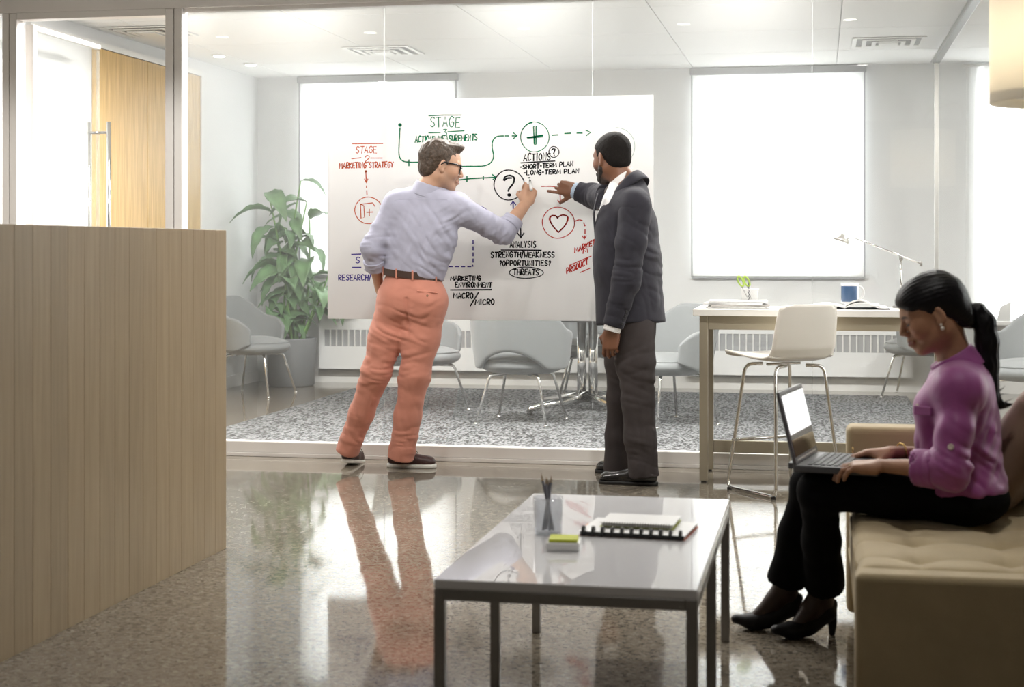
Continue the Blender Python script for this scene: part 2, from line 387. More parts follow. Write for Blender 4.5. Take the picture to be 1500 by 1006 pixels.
def snet(F, lo, res):
    S = F < 0; nx, ny, nz = F.shape
    c = np.zeros((nx - 1, ny - 1, nz - 1), np.int8)
    for dx in (0, 1):
        for dy in (0, 1):
            for dz in (0, 1): c += S[dx:nx - 1 + dx, dy:ny - 1 + dy, dz:nz - 1 + dz]
    act = (c > 0) & (c < 8); I = np.argwhere(act); idx = -np.ones(act.shape, np.int64); idx[act] = np.arange(len(I))
    acc = np.zeros((len(I), 3)); cnt = np.zeros(len(I))
    for axd in range(3):
        o = [d for d in range(3) if d != axd]
        for u in (0, 1):
            for v in (0, 1):
                A = np.zeros(3, int); A[o[0]] = u; A[o[1]] = v; B = A.copy(); B[axd] = 1
                fa = F[I[:, 0] + A[0], I[:, 1] + A[1], I[:, 2] + A[2]]; fb = F[I[:, 0] + B[0], I[:, 1] + B[1], I[:, 2] + B[2]]
                m = (fa < 0) != (fb < 0); t = np.where(m, fa / (fa - fb + 1e-20), 0)
                p = np.tile(A.astype(float), (len(I), 1)); p[:, axd] += t; acc[m] += p[m]; cnt[m] += 1
    V = lo + (I + acc / np.maximum(cnt, 1)[:, None]) * res
    Q = []
    for axd in range(3):
        o1, o2 = [(1, 2), (2, 0), (0, 1)][axd]
        sl0 = [slice(None)] * 3; sl1 = [slice(None)] * 3; sl0[axd] = slice(0, -1); sl1[axd] = slice(1, None)
        a, b = S[tuple(sl0)], S[tuple(sl1)]; e = np.argwhere(a != b)
        ok = (e[:, o1] > 0) & (e[:, o2] > 0) & (e[:, o1] < F.shape[o1] - 1) & (e[:, o2] < F.shape[o2] - 1); e = e[ok]
        inside = S[e[:, 0], e[:, 1], e[:, 2]]
        def cell(d1, d2):
            q = e.copy(); q[:, o1] -= d1; q[:, o2] -= d2; return idx[q[:, 0], q[:, 1], q[:, 2]]
        q = np.stack([cell(1, 1), cell(0, 1), cell(0, 0), cell(1, 0)], 1)
        q[~inside] = q[~inside][:, ::-1]; Q.append(q)
    Q = np.concatenate(Q); Q = Q[(Q >= 0).all(1)]
    return V, Q
def smooth_mesh(V, Q, it=1, lam=.5):
    E_ = np.concatenate([Q[:, [0, 1]], Q[:, [1, 2]], Q[:, [2, 3]], Q[:, [3, 0]]]); E_ = np.concatenate([E_, E_[:, ::-1]])
    deg = np.bincount(E_[:, 0], minlength=len(V)).astype(float)
    for _ in range(it):
        A = np.stack([np.bincount(E_[:, 0], weights=V[E_[:, 1], d], minlength=len(V)) for d in range(3)], 1) / np.maximum(deg, 1)[:, None]
        V = V + lam * (A - V)
    return V
def sdf_obj(name, S, mat, parent, post=None, colfn=None, smooth_it=1, **k):
    V, Q = S.mesh(post); V = smooth_mesh(V, Q, smooth_it)
    return mk(name, V, Q, mat, parent, smooth=True, cols=colfn(V) if colfn else None, **k)
def sdf_multi(name, Ss, mat, parent, colfn, **k):
    VV, QQ, n = [], [], 0
    for S in Ss:
        V, Q = S.mesh(); V = smooth_mesh(V, Q, 1); VV.append(V); QQ.append(Q + n); n += len(V)
    V = np.concatenate(VV); return mk(name, V, np.concatenate(QQ), mat, parent, smooth=True, cols=colfn(V), **k)
def frame(f, up=(0, 0, 1)):
    f = nrm(f); l = nrm(np.cross(up, f)); u = np.cross(f, l); return np.stack([f, l, u], 1)      # columns forward, left, up
def hand(S, w, f, p, right, curl=(.3, .3, .3, .3), thumb=(.6, .4), s=1.0, spread=.06, fore=None, rw=.027, rf=.036):
    """palm + four unequal jointed fingers + thumb. w wrist, f finger direction, p palm-facing normal"""
    f = nrm(f); p = nrm(np.asarray(p, float) - f * np.dot(p, f)); t = np.cross(f, p) if right else np.cross(p, f)   # towards the thumb
    w = np.asarray(w, float); P = lambda x, y, z: w + s * (x * f + y * t + z * p)
    if fore is not None: S.cone(fore, w, rf * s, rw * s, .012, n=p, fl=.85)
    for y in (-.028, -.010, .010, .027): S.cone(P(.012, y * .75, 0), P(.086 - abs(y - .008) * .2, y, 0), .0145 * s, .0125 * s, .012)
    S.cone(P(.02, .028, .012), P(.055, .036, .012), .016 * s, .011 * s, .014); S.cone(P(.02, -.028, .008), P(.06, -.03, .006), .014 * s, .011 * s, .012)
    tips = []
    for i, (y, L_, r, bx) in enumerate(((.029, .070, .0092, .088), (.0095, .078, .0095, .092), (-.0105, .073, .009, .088), (-.0285, .056, .0080, .078))):
        c = curl[i] if not isinstance(curl[i], tuple) else None; cc = curl[i] if c is None else (c, c * 1.15, c * .8)
        q = P(bx, y, 0); ang = 0; sp = spread * (1.5 - i); rr = r * s
        for j, fr in enumerate((.45, .31, .24)):
            ang += cc[j]; d = nrm(math.cos(ang) * f + math.sin(ang) * p + sp * t * math.cos(ang)); q2 = q + d * L_ * fr * s
            S.cone(q, q2, rr, rr * .93, .004); q = q2; rr *= .93
        tips.append(q)
    b = P(.022, .028, .010); d1 = nrm(.62 * f + .70 * t + thumb[1] * p); m_ = b + d1 * .036 * s
    d2 = nrm(.80 * f + (.55 - thumb[0] * .7) * t + (thumb[1] + .15) * p); e_ = m_ + d2 * .030 * s
    d3 = nrm(.85 * f + (.45 - thumb[0] * .9) * t + (thumb[1] + .25) * p); g_ = e_ + d3 * .024 * s
    S.cone(b, m_, .0150 * s, .0120 * s, .012); S.cone(m_, e_, .0118 * s, .0105 * s, .004); S.cone(e_, g_, .0105 * s, .0088 * s, .004); tips.append(g_)
    return tips
def head(S, c, B, s=1.0, neck=None, nr=(.056, .062), fem=0.0, ears=True):
    """skull, brow, cheeks, nose, lips, chin and ears; B columns forward/left/up; c between the ears"""
    T = lambda x, y, z: np.asarray(c) + s * (B @ np.array([x, y, z]))
    E = lambda x, y, z, r, R=None, k=.02, m='u': S.ell(T(x, y, z), np.array(r) * s, B if R is None else B @ R, k * s, m)
    E(-.018, 0, .046, (.098, .077, .086)); E(.022, 0, .030, (.074, .066, .082), k=.03); E(.030, 0, -.030, (.060, .060 - .003 * fem, .070), k=.03)
    S.cone(T(-.008, .046, -.050), T(.066, .018, -.094 + .006 * fem), .022 * s, .018 * s, .03 * s); S.cone(T(-.008, -.046, -.050), T(.066, -.018, -.094 + .006 * fem), .022 * s, .018 * s, .03 * s)
    E(.076, 0, -.094 + .006 * fem, (.020, .022, .019), k=.02)
    for q in (1, -1):
        E(.060, q * .043, -.018, (.026, .022, .028), k=.025)
        S.cone(T(.090, q * .008, .034), T(.072, q * .048, .032), (.0105 - .003 * fem) * s, .010 * s, .014 * s)
        E(.102, q * .031, .010, (.016, .017, .012), k=.014, m='s')
        E(.0795, q * .031, .009, (.0125, .0150, .0125), k=.004)
        S.cone(T(.0895, q * .020, .0125), T(.083, q * .046, .0115), .0035 * s, .0035 * s, .004 * s)
    S.cone(T(.093, 0, .024), T(.1165 - .003 * fem, 0, -.020), .0075 * s, .0105 * s, .012 * s); E(.106, .0115, -.026, (.011, .0075, .0075), k=.006); E(.106, -.0115, -.026, (.011, .0075, .0075), k=.006)
    S.cone(T(.090, 0, -.046), T(.093, 0, -.062), .016 * s, .016 * s, .014 * s)
    for z, r in ((-.0525, .0052), (-.0625, .0062)):
        S.cone(T(.1045, 0, z), T(.0935, .021, -.058), r * s, .0028 * s, .005 * s); S.cone(T(.1045, 0, z), T(.0935, -.021, -.058), r * s, .0028 * s, .005 * s)
    E(.108, 0, -.0572, (.010, .024, .0012), k=.003, m='s')
    if ears:
        for q in (1, -1):
            R = rotz(q * -.45) @ roty(.25)
            E(-.012, q * .079, .002, (.019, .0075, .032), R=R, k=.008); E(-.006, q * .086, .004, (.010, .006, .019), R=R, k=.004, m='s'); E(-.004, q * .077, -.024, (.010, .007, .011), R=R, k=.006)
    if neck is not None: S.cone(T(-.028, 0, -.035), neck, nr[0], nr[1], .035)
    return T
# ------------------------------------------------------------------ the setting
GY = 8.6; BY = 13.4; CZ = 2.72; XL = -4.95; XR = 2.6; YF = -2.2; XLL = -5.25
box('floor', XLL - .2, XR + .2, YF - .2, BY + .25, -.12, 0, M_FLOOR, kind='structure')
# ceiling: slab with separate tiles in the meeting room
ceil = box('ceiling', XLL - .2, XR + .2, YF - .2, BY + .25, CZ + .015, CZ + .12, M_CEIL, kind='structure')
tx = [-4.95, -4.6, -3.4, -2.24, -1.05, .14, .9, 1.75, 2.6]; ty = [8.66, 9.9, 11.15, 12.4, 13.4]
for i in range(len(tx) - 1):
    for j in range(len(ty) - 1):
        box('ceiling_tile', tx[i] + .004, tx[i + 1] - .004, ty[j] + .004, ty[j + 1] - .004, CZ, CZ + .015, M_CEIL, ceil)
lx = list(np.linspace(XLL, XR, 7)); ly = list(np.linspace(YF, 8.55, 10))
for i in range(6):
    for j in range(9):
        box('ceiling_tile', lx[i] + .004, lx[i + 1] - .004, ly[j] + .004, ly[j + 1] - .004, CZ, CZ + .015, M_CEIL, ceil)

# back wall with three window openings
WZ0, WZ1 = .97, 2.66
wins = [(-4.52, -3.13), (-1.04, .35), (1.30, 2.35)]
parts = []; x = XLL
for (a, b) in wins:
    parts.append(boxVF(x, a, BY, BY + .18, 0, CZ)); parts.append(boxVF(a, b, BY, BY + .18, 0, WZ0 if a < 1 else .60)); parts.append(boxVF(a, b, BY, BY + .18, WZ1, CZ)); x = b
parts.append(boxVF(x, XR + .1, BY, BY + .18, 0, CZ)); mk('wall_back', *join(parts), M_WALL, kind='structure')
box('wall_left', XLL - .1, XL, GY, BY, 0, CZ, M_WALL, kind='structure')
box('wall_left_lounge', XLL - .1, XLL, YF, GY, 0, CZ, M_LWALL, kind='structure')
RW = (5.2, 8.25, .85, 2.62)
mk('wall_right', *join([boxVF(XR, XR + .1, YF, RW[0], 0, CZ), boxVF(XR, XR + .1, RW[1], BY, 0, CZ), boxVF(XR, XR + .1, RW[0], RW[1], 0, RW[2]), boxVF(XR, XR + .1, RW[0], RW[1], RW[3], CZ)]), M_LWALL, kind='structure')
w4 = empty('window_4', (XR + .05, 7.07, RW[2]), kind='structure')  # window and blind added out of view to light the people's backs
mk('window_frame', *join([boxVF(XR + .03, XR + .08, RW[0], RW[0] + .04, RW[2], RW[3]), boxVF(XR + .03, XR + .08, RW[1] - .04, RW[1], RW[2], RW[3]), boxVF(XR + .03, XR + .08, RW[0] + .04, RW[1] - .04, RW[2], RW[2] + .04), boxVF(XR + .03, XR + .08, RW[0] + .04, RW[1] - .04, RW[3] - .04, RW[3])]), M_CASS, w4)
box('pane', XR + .05, XR + .056, RW[0] + .04, RW[1] - .04, RW[2] + .04, RW[3] - .04, M_GLASS, w4)
rb = empty('roller_blind', (XR - .03, 7.07, RW[2]), 'white roller blind on the unseen window added to light the lounge', 'blind')
box('shade', XR - .034, XR - .030, RW[0] - .02, RW[1] + .02, RW[2] - .02, RW[3], M_BLIND, rb); box('cassette', XR - .06, XR - .004, RW[0] - .03, RW[1] + .03, RW[3], RW[3] + .06, M_CASS, rb, bev=.005); box('hem_bar', XR - .04, XR - .024, RW[0] - .02, RW[1] + .02, RW[2] - .04, RW[2] - .02, M_CASS, rb)
box('wall_front', XLL, XR, YF - .1, YF, 0, CZ, M_LWALL, kind='structure')
box('baseboard_back', XL, XR, BY - .012, BY, 0, .10, M_TRIM, kind='structure')
box('baseboard_left', XL, XL + .012, 12.03, BY - .012, 0, .10, M_TRIM, kind='structure')
for n, (a, b) in enumerate(wins):
    z0 = WZ0 if n < 2 else .60
    w = empty('window_%d' % (n + 1), ((a + b) / 2, BY, z0), kind='structure')
    t = .04
    mk('window_frame', *join([boxVF(a, a + t, BY + .06, BY + .12, z0, WZ1), boxVF(b - t, b, BY + .06, BY + .12, z0, WZ1), boxVF(a + t, b - t, BY + .06, BY + .12, z0, z0 + t), boxVF(a + t, b - t, BY + .06, BY + .12, WZ1 - t, WZ1)]), M_CASS, w)
    box('pane', a + t, b - t, BY + .085, BY + .093, z0 + t, WZ1 - t, M_GLASS, w)
    box('window_sill', a - .03, b + .03, BY - (.03 if n < 2 else .20), BY + .06, z0 - .03, z0, M_TRIM, w)
# roller blinds
for n, (a, b) in enumerate(wins[:2]):
    r = empty('roller_blind', ((a + b) / 2, BY - .03, .95), ('white roller blind behind the whiteboard, beside the plant' if n == 0 else 'white roller blind above the work table and mug'), 'blind', 'roller blinds on the far windows')
    box('shade', a - .012, b + .012, BY - .046, BY - .042, .955, 2.66, M_BLIND, r)
    box('cassette', a - .035, b + .035, BY - .075, BY - .005, 2.655, 2.715, M_CASS, r, bev=.006)
    box('hem_bar', a - .018, b + .018, BY - .052, BY - .036, .935, .957, M_CASS, r, bev=.003)
    for e_ in (a - .02, b + .02): box('side_channel', e_ - .005, e_ + .005, BY - .056, BY - .036, .945, 2.66, M_CASS, r)
# heating cabinet under the windows
def convector(x0, x1, lab):
    c = empty('convector_heater', ((x0 + x1) / 2, BY - .08, .14), lab, 'heater', 'heaters along the far wall')
    y0, y1 = BY - .14, BY - .035
    box('cabinet', x0, x1, y0 + .02, y1, .13, .62, M_WALL, c)
    box('top_cap', x0 - .005, x1 + .005, y0 - .006, y1, .62, .64, M_TRIM, c, bev=.004)
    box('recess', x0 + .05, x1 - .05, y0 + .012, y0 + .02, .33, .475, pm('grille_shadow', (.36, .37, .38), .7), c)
    mk('face_frame', *join([boxVF(x0, x1, y0, y0 + .02, .13, .33), boxVF(x0, x1, y0, y0 + .02, .475, .62), boxVF(x0, x0 + .05, y0, y0 + .02, .33, .475), boxVF(x1 - .05, x1, y0, y0 + .02, .33, .475)]), M_WALL, c)
    n = int((x1 - x0 - .1) / .055); V, F = boxVF(-.005, .005, y0 - .002, y0 + .014, .33, .475)
    first = None
    for i in range(1, n):
        xx = x0 + .05 + i * (x1 - x0 - .1) / n
        if first is None: first = mk('grille_bar', V + [xx, 0, 0], F, M_TRIM, c, org=(xx, y0, .33))
        else:
            o = first.copy(); COL.objects.link(o); o.location = Vector(np.array([xx, y0, .33]) - org_of(c))
    xm = x0 + .62 * (x1 - x0); k = box('thermostat', xm - .022, xm + .022, y0 - .012, y0 + .012, .34, .47, M_TRIM, c, bev=.003)
    lathe('dial', [(.009, 0), (.009, .01)], (0, 0, 0), M_CASS, k, n=12, cap=True, org=(0, 0, 0)).matrix_local = Matrix.Translation(Vector((xm, y0 - .012, .42)) - Vector(org_of(k))) @ Matrix.Rotation(math.pi / 2, 4, 'X')
convector(-4.33, -1.35, 'long white convector heater with grey grille beside the potted plant')
convector(-1.10, .75, 'white convector heater seen under the work table')

# honey wood wall panels inside the doorway
wp = empty('trim_1', (XL + .015, 11.1, 0), kind='structure')
for a, b in ((10.12, 10.98), (10.985, 12.0)):
    box('wood_panel', XL + .003, XL + .03, a, b, .0, 2.585, M_WOOD, wp, bev=.003)
box('top_trim', XL + .002, XL + .035, 9.2, 12.02, 2.588, 2.63, M_TRIM, wp)
box('end_trim', XL + .002, XL + .04, 12.003, 12.03, 0, 2.588, M_TRIM, wp)

# glass partition
gw = empty('wall_glass', (-1, GY, 0), kind='structure')
box('base_channel', -3.621, XR, GY - .035, GY + .035, .022, .085, M_FRAME, gw, bev=.004)
box('base_foot', -3.621, XR, GY - .045, GY + .045, 0, .022, M_FRAME, gw, bev=.003)
box('header', XLL, XR, GY - .045, GY + .045, 2.585, CZ - .002, M_FRAME, gw, bev=.004)
box('header_lip', -3.62, XR, GY - .022, GY + .022, 2.565, 2.585, M_FRAME, gw)
box('door_header', -4.659, -3.726, GY - .045, GY + .045, 2.545, 2.585, M_FRAME, gw, bev=.003)
for a, b in ((-3.725, -3.675), (-3.67, -3.622), (-4.755, -4.712), (-4.708, -4.66)):
    box('post', a, b, GY - .045, GY + .045, 0, 2.584, M_FRAME, gw, bev=.004)
box('shadow_gap', -3.6735, -3.6715, GY - .03, GY + .03, 0, 2.584, M_DARK, gw); box('shadow_gap', -4.711, -4.709, GY - .03, GY + .03, 0, 2.584, M_DARK, gw)
pj = [-3.62, -2.42, -1.229, -.036, 1.16, XR]
for i in range(5):
    box('glass_pane', pj[i] + .0035, pj[i + 1] - .0035, GY - .005, GY + .005, .085, 2.565, M_GLASS, gw)
    if i: box('pane_joint', pj[i] - .003, pj[i] + .003, GY - .0045, GY + .0045, .085, 2.565, M_EDGE, gw)
box('glass_pane', XLL + .01, -4.76, GY - .005, GY + .005, .085, 2.58, M_GLASS, gw)
# open glass door standing at right angles to the partition
dr = empty('door_1', (-4.63, GY + .05, 0), kind='structure')
DA = rotz(.03); dp = np.array([-4.63, GY + .05, 0])
def dbox(nm, *a, par=dr, mat=M_FRAME, **k): return box(nm, *a, mat, par, rot=DA, piv=dp, **k)
y0, y1 = GY + .05, GY + 1.02
leaf = dbox('door_pane', -4.637, -4.623, y0 + .05, y1, .06, 2.50, mat=M_GLASS)
dbox('hinge_stile', -4.655, -4.605, y0, y0 + .05, .02, 2.53, bev=.003)
dbox('top_rail', -4.65, -4.61, y0 + .05, y1, 2.50, 2.53, bev=.002)
dbox('bottom_rail', -4.65, -4.61, y0 + .05, y1, .02, .06, bev=.002)
dbox('edge_strip', -4.640, -4.620, y1, y1 + .006, .06, 2.53, mat=M_EDGE)
h = tube('pull_handle', [(-4.56, y1 - .05, .75), (-4.56, y1 - .05, 2.02)], .014, M_CHROME, dr, n=14)
for z in (.95, 1.95): tube('handle_stud', [(-4.625, y1 - .05, z), (-4.56, y1 - .05, z)], .009, M_STEEL, h)
h2 = tube('pull_handle', [(-4.70, y1 - .05, .75), (-4.70, y1 - .05, 2.02)], .014, M_CHROME, dr, n=14)
for z in (.95, 1.95): tube('handle_stud', [(-4.635, y1 - .05, z), (-4.70, y1 - .05, z)], .009, M_STEEL, h2)
# side glass partition at the right of the meeting room
sg = empty('trim_2', (.885, 10.8, 0), kind='structure')
box('top_rail', .865, .915, GY + .06, 12.55, 2.62, 2.665, M_GREYRAIL, sg, bev=.005)
box('end_post', .872, .905, 12.5, 12.54, 0, 2.62, M_ALU, sg, bev=.004)

# rug
box('area_rug', -3.855, .69, GY + .10, 12.93, .0005, .012, M_RUG, bev=.004, label='large grey flecked rug under the meeting table and chairs', cat='rug')

# added ceiling panels, out of view above the header, brightening the meeting room
def fill_panel(x, y, watts, lab, grp, w=.6, d=.6, spread=None):
    c = empty('ceiling_fill', (x, y, CZ - .03), lab, 'fill light', grp)
    t = .02; z0, z1 = CZ - .028, CZ - .001
    mk('light_frame', *join([boxVF(x - w / 2, x - w / 2 + t, y - d / 2, y + d / 2, z0, z1), boxVF(x + w / 2 - t, x + w / 2, y - d / 2, y + d / 2, z0, z1), boxVF(x - w / 2 + t, x + w / 2 - t, y - d / 2, y - d / 2 + t, z0, z1), boxVF(x - w / 2 + t, x + w / 2 - t, y + d / 2 - t, y + d / 2, z0, z1)]), M_TRIM, c)
    box('diffuser', x - w / 2 + t, x + w / 2 - t, y - d / 2 + t, y + d / 2 - t, CZ - .018, CZ - .006, MAT_DIFF, c)
    L = bpy.data.lights.new('panel_fill', 'AREA'); L.shape = 'RECTANGLE'; L.size = w - .06; L.size_y = d - .06; L.energy = watts; L.color = (1, .965, .92)
    if spread: L.spread = spread
    lo = bpy.data.objects.new('panel_fill', L); COL.objects.link(lo); lo.parent = c; lo.location = (0, 0, .008)
MAT_DIFF = emat('lit_diffuser', (1, .97, .93), 2.5)
k = 0
for x, nm in ((-3.75, 'in front of the plant'), (-2.9, 'above the man in the lavender shirt'), (-1.6, 'above the round table'), (-.4, 'above the work table'), (1.75, 'of the side room')):
    fill_panel(x, 9.03, INNER_FILL, 'added light panel hidden just inside the glass, ' + nm, 'added light panels of the meeting room')
MAT_LENS = emat('lit_lens', (1, .97, .9), 14)
def downlight(x, y, lab, grp, watts=0):
    c = lathe('downlight', [(.040, -.012), (.050, -.012), (.064, -.004), (.064, 0)], (x, y, CZ), M_TRIM, None, n=24, label=lab, cat='downlight', group=grp)
    lathe('bulb_lens', [(.001, -.0135), (.044, -.0135), (.044, -.011)], (x, y, CZ), MAT_LENS, c, n=20)
    if watts:
        L = bpy.data.lights.new('downlight_lamp', 'SPOT'); L.energy = watts; L.color = (1, .965, .92); L.spot_size = math.radians(160); L.spot_blend = .2; L.shadow_soft_size = .05
        o = bpy.data.objects.new('downlight_lamp', L); COL.objects.link(o); o.parent = c; o.location = (0, 0, -.075)
for x, nm in ((-4.2, 'beyond the room divider'), (-3.1, 'left behind the man in the lavender shirt'), (-2.0, 'right behind the man in the lavender shirt'), (-.9, 'behind the man in the blazer'), (.2, 'nearest the work table')):
    downlight(x, 6.55, 'round lounge downlight ' + nm, 'round downlights of the lounge', LOUNGE_LAMP)
for x, y, nm, k_ in ((-3.9, 3.4, 'on the far side of the room divider', 1), (.35, 3.9, 'added over the sofa', 3.2), (-3.9, .4, 'behind the camera on the left', 1), (-.6, .4, 'behind the camera on the right', 1)):  # the one over the sofa is unseen, placed to brighten the seat
    downlight(x, y, 'round lounge downlight ' + nm, 'round downlights of the lounge', SIDE_LAMP * k_)
# air diffusers
def air_diffuser(x, y, lab):
    c = empty('air_diffuser', (x, y, CZ - .02), lab, 'vent', 'air diffusers')
    for i, r in enumerate((.26, .19, .12)):
        zz = CZ - .004 - .006 * i; t = .03
        mk('vent_ring', *join([boxVF(x - r, x - r + t, y - r, y + r, zz - .006, zz), boxVF(x + r - t, x + r, y - r, y + r, zz - .006, zz), boxVF(x - r + t, x + r - t, y - r, y - r + t, zz - .006, zz), boxVF(x - r + t, x + r - t, y + r - t, y + r, zz - .006, zz)]), M_TRIM, c)
    box('vent_core', x - .07, x + .07, y - .07, y + .07, CZ - .026, CZ - .004, M_TRIM, c, bev=.004)
    box('vent_back', x - .25, x + .25, y - .25, y + .25, CZ - .003, CZ - .001, pm('vent_shadow', (.35, .35, .35), .8), c)
air_diffuser(-3.3, 11.7, 'square white air diffuser above the left roller blind')
air_diffuser(.5, 11.9, 'square white air diffuser above the right roller blind')
air_diffuser(-4.62, 10.35, 'small air diffuser seen through the doorway')
for (x, y, lab) in ((-4.66, 11.75, 'round downlight nearer the wood wall'), (-4.62, 12.35, 'round downlight nearer the far wall corner')): downlight(x, y, lab, 'round downlights of the meeting room')

# sheer curtain in front of the side room window
def cur(u, v):
    x = 1.18 + u * 1.3; return (x, BY - .045 + .022 * math.sin(u * 46) + .010 * math.sin(u * 91 + 1), .612 + v * 2.07)
V, F = gridVF(cur, 140, 6); cu = empty('sheer_curtain', (1.8, BY - .045, .61), 'white sheer curtain hanging at the right edge behind the sofa', 'curtain')
mk('curtain_cloth', V, F, M_SHEER, cu, smooth=True)
tube('curtain_track', [(1.15, BY - .045, 2.69), (2.5, BY - .045, 2.69)], .012, M_TRIM, cu)
# ------------------------------------------------------------------ slatted divider at the left
dv = empty('room_divider', (-2.36, 4.4, 0), 'tall pale oak slatted room divider in the left foreground', 'divider')
DZ = 1.268; ye = 5.925; ys = 2.9
box('core_panel', -2.385, -2.335, ys, ye - .002, .004, DZ - .002, M_TAMB, dv)
n = 27; w = (ye - ys) / n
V, F = boxVF(-.0075, .0075, -w / 2 + .0002, w / 2 - .0001, 0, DZ, .0016, 2); first = None
for i in range(n):
    yy = ys + (i + .5) * w; c = (-2.3275, yy, 0)
    if first is None: first = mk('slat', V + c, F, M_TAMB, dv, org=c)
    else:
        o = first.copy(); COL.objects.link(o); o.location = Vector(np.array(c) - org_of(dv))
# ------------------------------------------------------------------ coffee table
ct = empty('coffee_table', (-.57, 4.185, 0), 'low table with glossy white top and steel frame in the foreground', 'coffee table')
x0, x1, y0, y1 = -.878, -.268, 3.54, 4.835; TZ = .43
tp = box('table_top', x0, x1, y0, y1, TZ - .022, TZ, M_GLOSSW, ct, bev=.003)
ls = .026
for (a, b) in ((x0, y0), (x1 - ls, y0), (x0, (y0 + y1) / 2 - ls / 2), (x1 - ls, (y0 + y1) / 2 - ls / 2), (x0, y1 - ls), (x1 - ls, y1 - ls)):
    box('leg', a, a + ls, b, b + ls, 0, TZ - .0225, M_STEEL, ct, bev=.002)
for (a, b, c, d) in ((x0 + ls, x1 - ls, y0, y0 + ls), (x0 + ls, x1 - ls, y1 - ls, y1), (x0, x0 + ls, y0 + ls, y1 - ls), (x1 - ls, x1, y0 + ls, y1 - ls)):
    box('frame_rail', a, b, c, d, TZ - .0485, TZ - .0225, M_STEEL, ct, bev=.002)
# pen cup with pens
pc = onz(803, 782, TZ); pc = np.array([pc[0], pc[1], TZ + .0005])
M_CLEAR = glassmat('clear_acrylic', (.90, .91, .93), 1.5, .02, .16)
lathe('pen_cup', [(.036, 0), (.037, .003), (.040, .100), (.0375, .100), (.035, .006), (.001, .005)], pc, M_CLEAR, n=32, cap=True, label='clear acrylic pen cup on the coffee table', cat='pen cup')
for i, (a, l, t, c) in enumerate(((.2, .150, .16, (.16, .16, .19)), (2.0, .145, .20, (.2, .2, .24)), (3.3, .155, .22, (.12, .12, .15)), (4.4, .140, .15, (.25, .25, .3)), (5.4, .150, .20, (.15, .15, .18)))):
    d = nrm([math.cos(a) * t, math.sin(a) * t * .6, 1]); b = pc + [-math.cos(a) * .014, -math.sin(a) * .014, .010]
    pe = mk('pencil', *tubeVF([b, b + d * (l - .02)], .0038, 8), pm('graphite_barrel_%d' % i, c, .4), None, smooth=True, label=['dark pencil leaning right in the clear cup', 'grey pencil leaning back in the clear cup', 'dark pencil leaning left in the clear cup', 'light grey pencil at the front of the clear cup', 'dark pencil leaning toward the notebooks in the cup'][i], cat='pencil', group='pencils in the acrylic cup')
    mk('pencil_tip', *tubeVF([b + d * (l - .02), b + d * (l - .004), b + d * l], [.0038, .0012, .0004], 8), pm('pencil_wood', (.4, .3, .2), .6), pe, smooth=True)
# sticky notes in a tray
sn = onz(826, 803, TZ)
st = empty('note_tray', (sn[0], sn[1], TZ), 'white tray holding lime sticky notes on the coffee table', 'note tray')
rz = rotz(.1)
box('tray', sn[0] - .043, sn[0] + .043, sn[1] - .045, sn[1] + .04, TZ + .0005, TZ + .022, M_WHITE, st, bev=.004, rot=rz, piv=sn)
box('note_pad', sn[0] - .036, sn[0] + .036, sn[1] - .036, sn[1] + .034, TZ + .0222, TZ + .029, pm('lime_paper', (.62, .68, .05), .7), st, rot=rz, piv=sn)
# notebooks
M_PAPER = pm('paper_edges', (.78, .78, .77), .7, var=(200, .05, (.1, .1, 8)))
nb = np.array([-.478, 4.245, TZ + .0005]); ra = -.09
def notebook(nm, c, w, d, lab, cov, ring, zc, grp, page, ang, disc):
    o = empty(nm, (c[0], c[1], zc), lab, 'notebook', grp); R = rotz(ang); pv = np.array([c[0], c[1], zc])
    def b(n_, a0, a1, b0, b1, z0, z1, m, bev=0): return box(n_, c[0] + a0, c[0] + a1, c[1] + b0, c[1] + b1, zc + z0, zc + z1, m, o, bev=bev, rot=R, piv=pv)
    b('back_cover', -w / 2, w / 2, -d / 2, d / 2, 0, .002, cov); b('pages', -w / 2 + .004, w / 2 - .004, -d / 2 + .003, d / 2 - .003, .0022, .0105, M_PAPER)
    b('front_cover', -w / 2, w / 2, -d / 2, d / 2, .0107, .0125, page)
    n_ = 11 if disc else 26
    for i in range(n_):
        xx = -w / 2 + .012 + i * (w - .024) / (n_ - 1); r = .013 if disc else .0075
        t = np.linspace(0, 2 * math.pi, 15)[:-1]
        P = np.stack([np.full(14, xx), -d / 2 + (.004 if disc else .002) + r * .9 * np.cos(t), .0065 + r * np.sin(t)], 1)
        if disc: V, F = tubeVF([(xx - .0035, -d / 2 + .003, .0135), (xx + .0035, -d / 2 + .003, .0135)], .0132, 14)
        else: V, F = tubeVF(P, .0009, 6, True)
        V = (V + [c[0], c[1], zc]); V = (V - pv) @ R.T + pv
        mk('binding_disc' if disc else 'wire_ring', V, F, ring, o, smooth=not disc)
    if disc: b('spine_strip', -w / 2 + .003, w / 2 - .003, -d / 2 - .002, -d / 2 + .006, .0008, .0120, M_BLACKP)
    return o
a = notebook('disc_notebook', nb, .285, .215, 'black disc-bound notebook lying under the spiral notebook', pm('coral_cover', (.55, .16, .08), .5), M_BLACKP, nb[2], 'notebooks on the coffee table', pm('white_cover', (.82, .82, .82), .35), ra, True)
for i, (c_, yy) in enumerate((((.75, .10, .05), .06), ((.80, .35, .05), .02), ((.35, .6, .1), -.03))):
    V, F = boxVF(-.152, -.14, yy - .012, yy + .012, .004 + .002 * i, .0055 + .002 * i); mk('index_tab', V @ rotz(ra).T + nb, F, pm('tab_%d' % i, c_, .6), a)
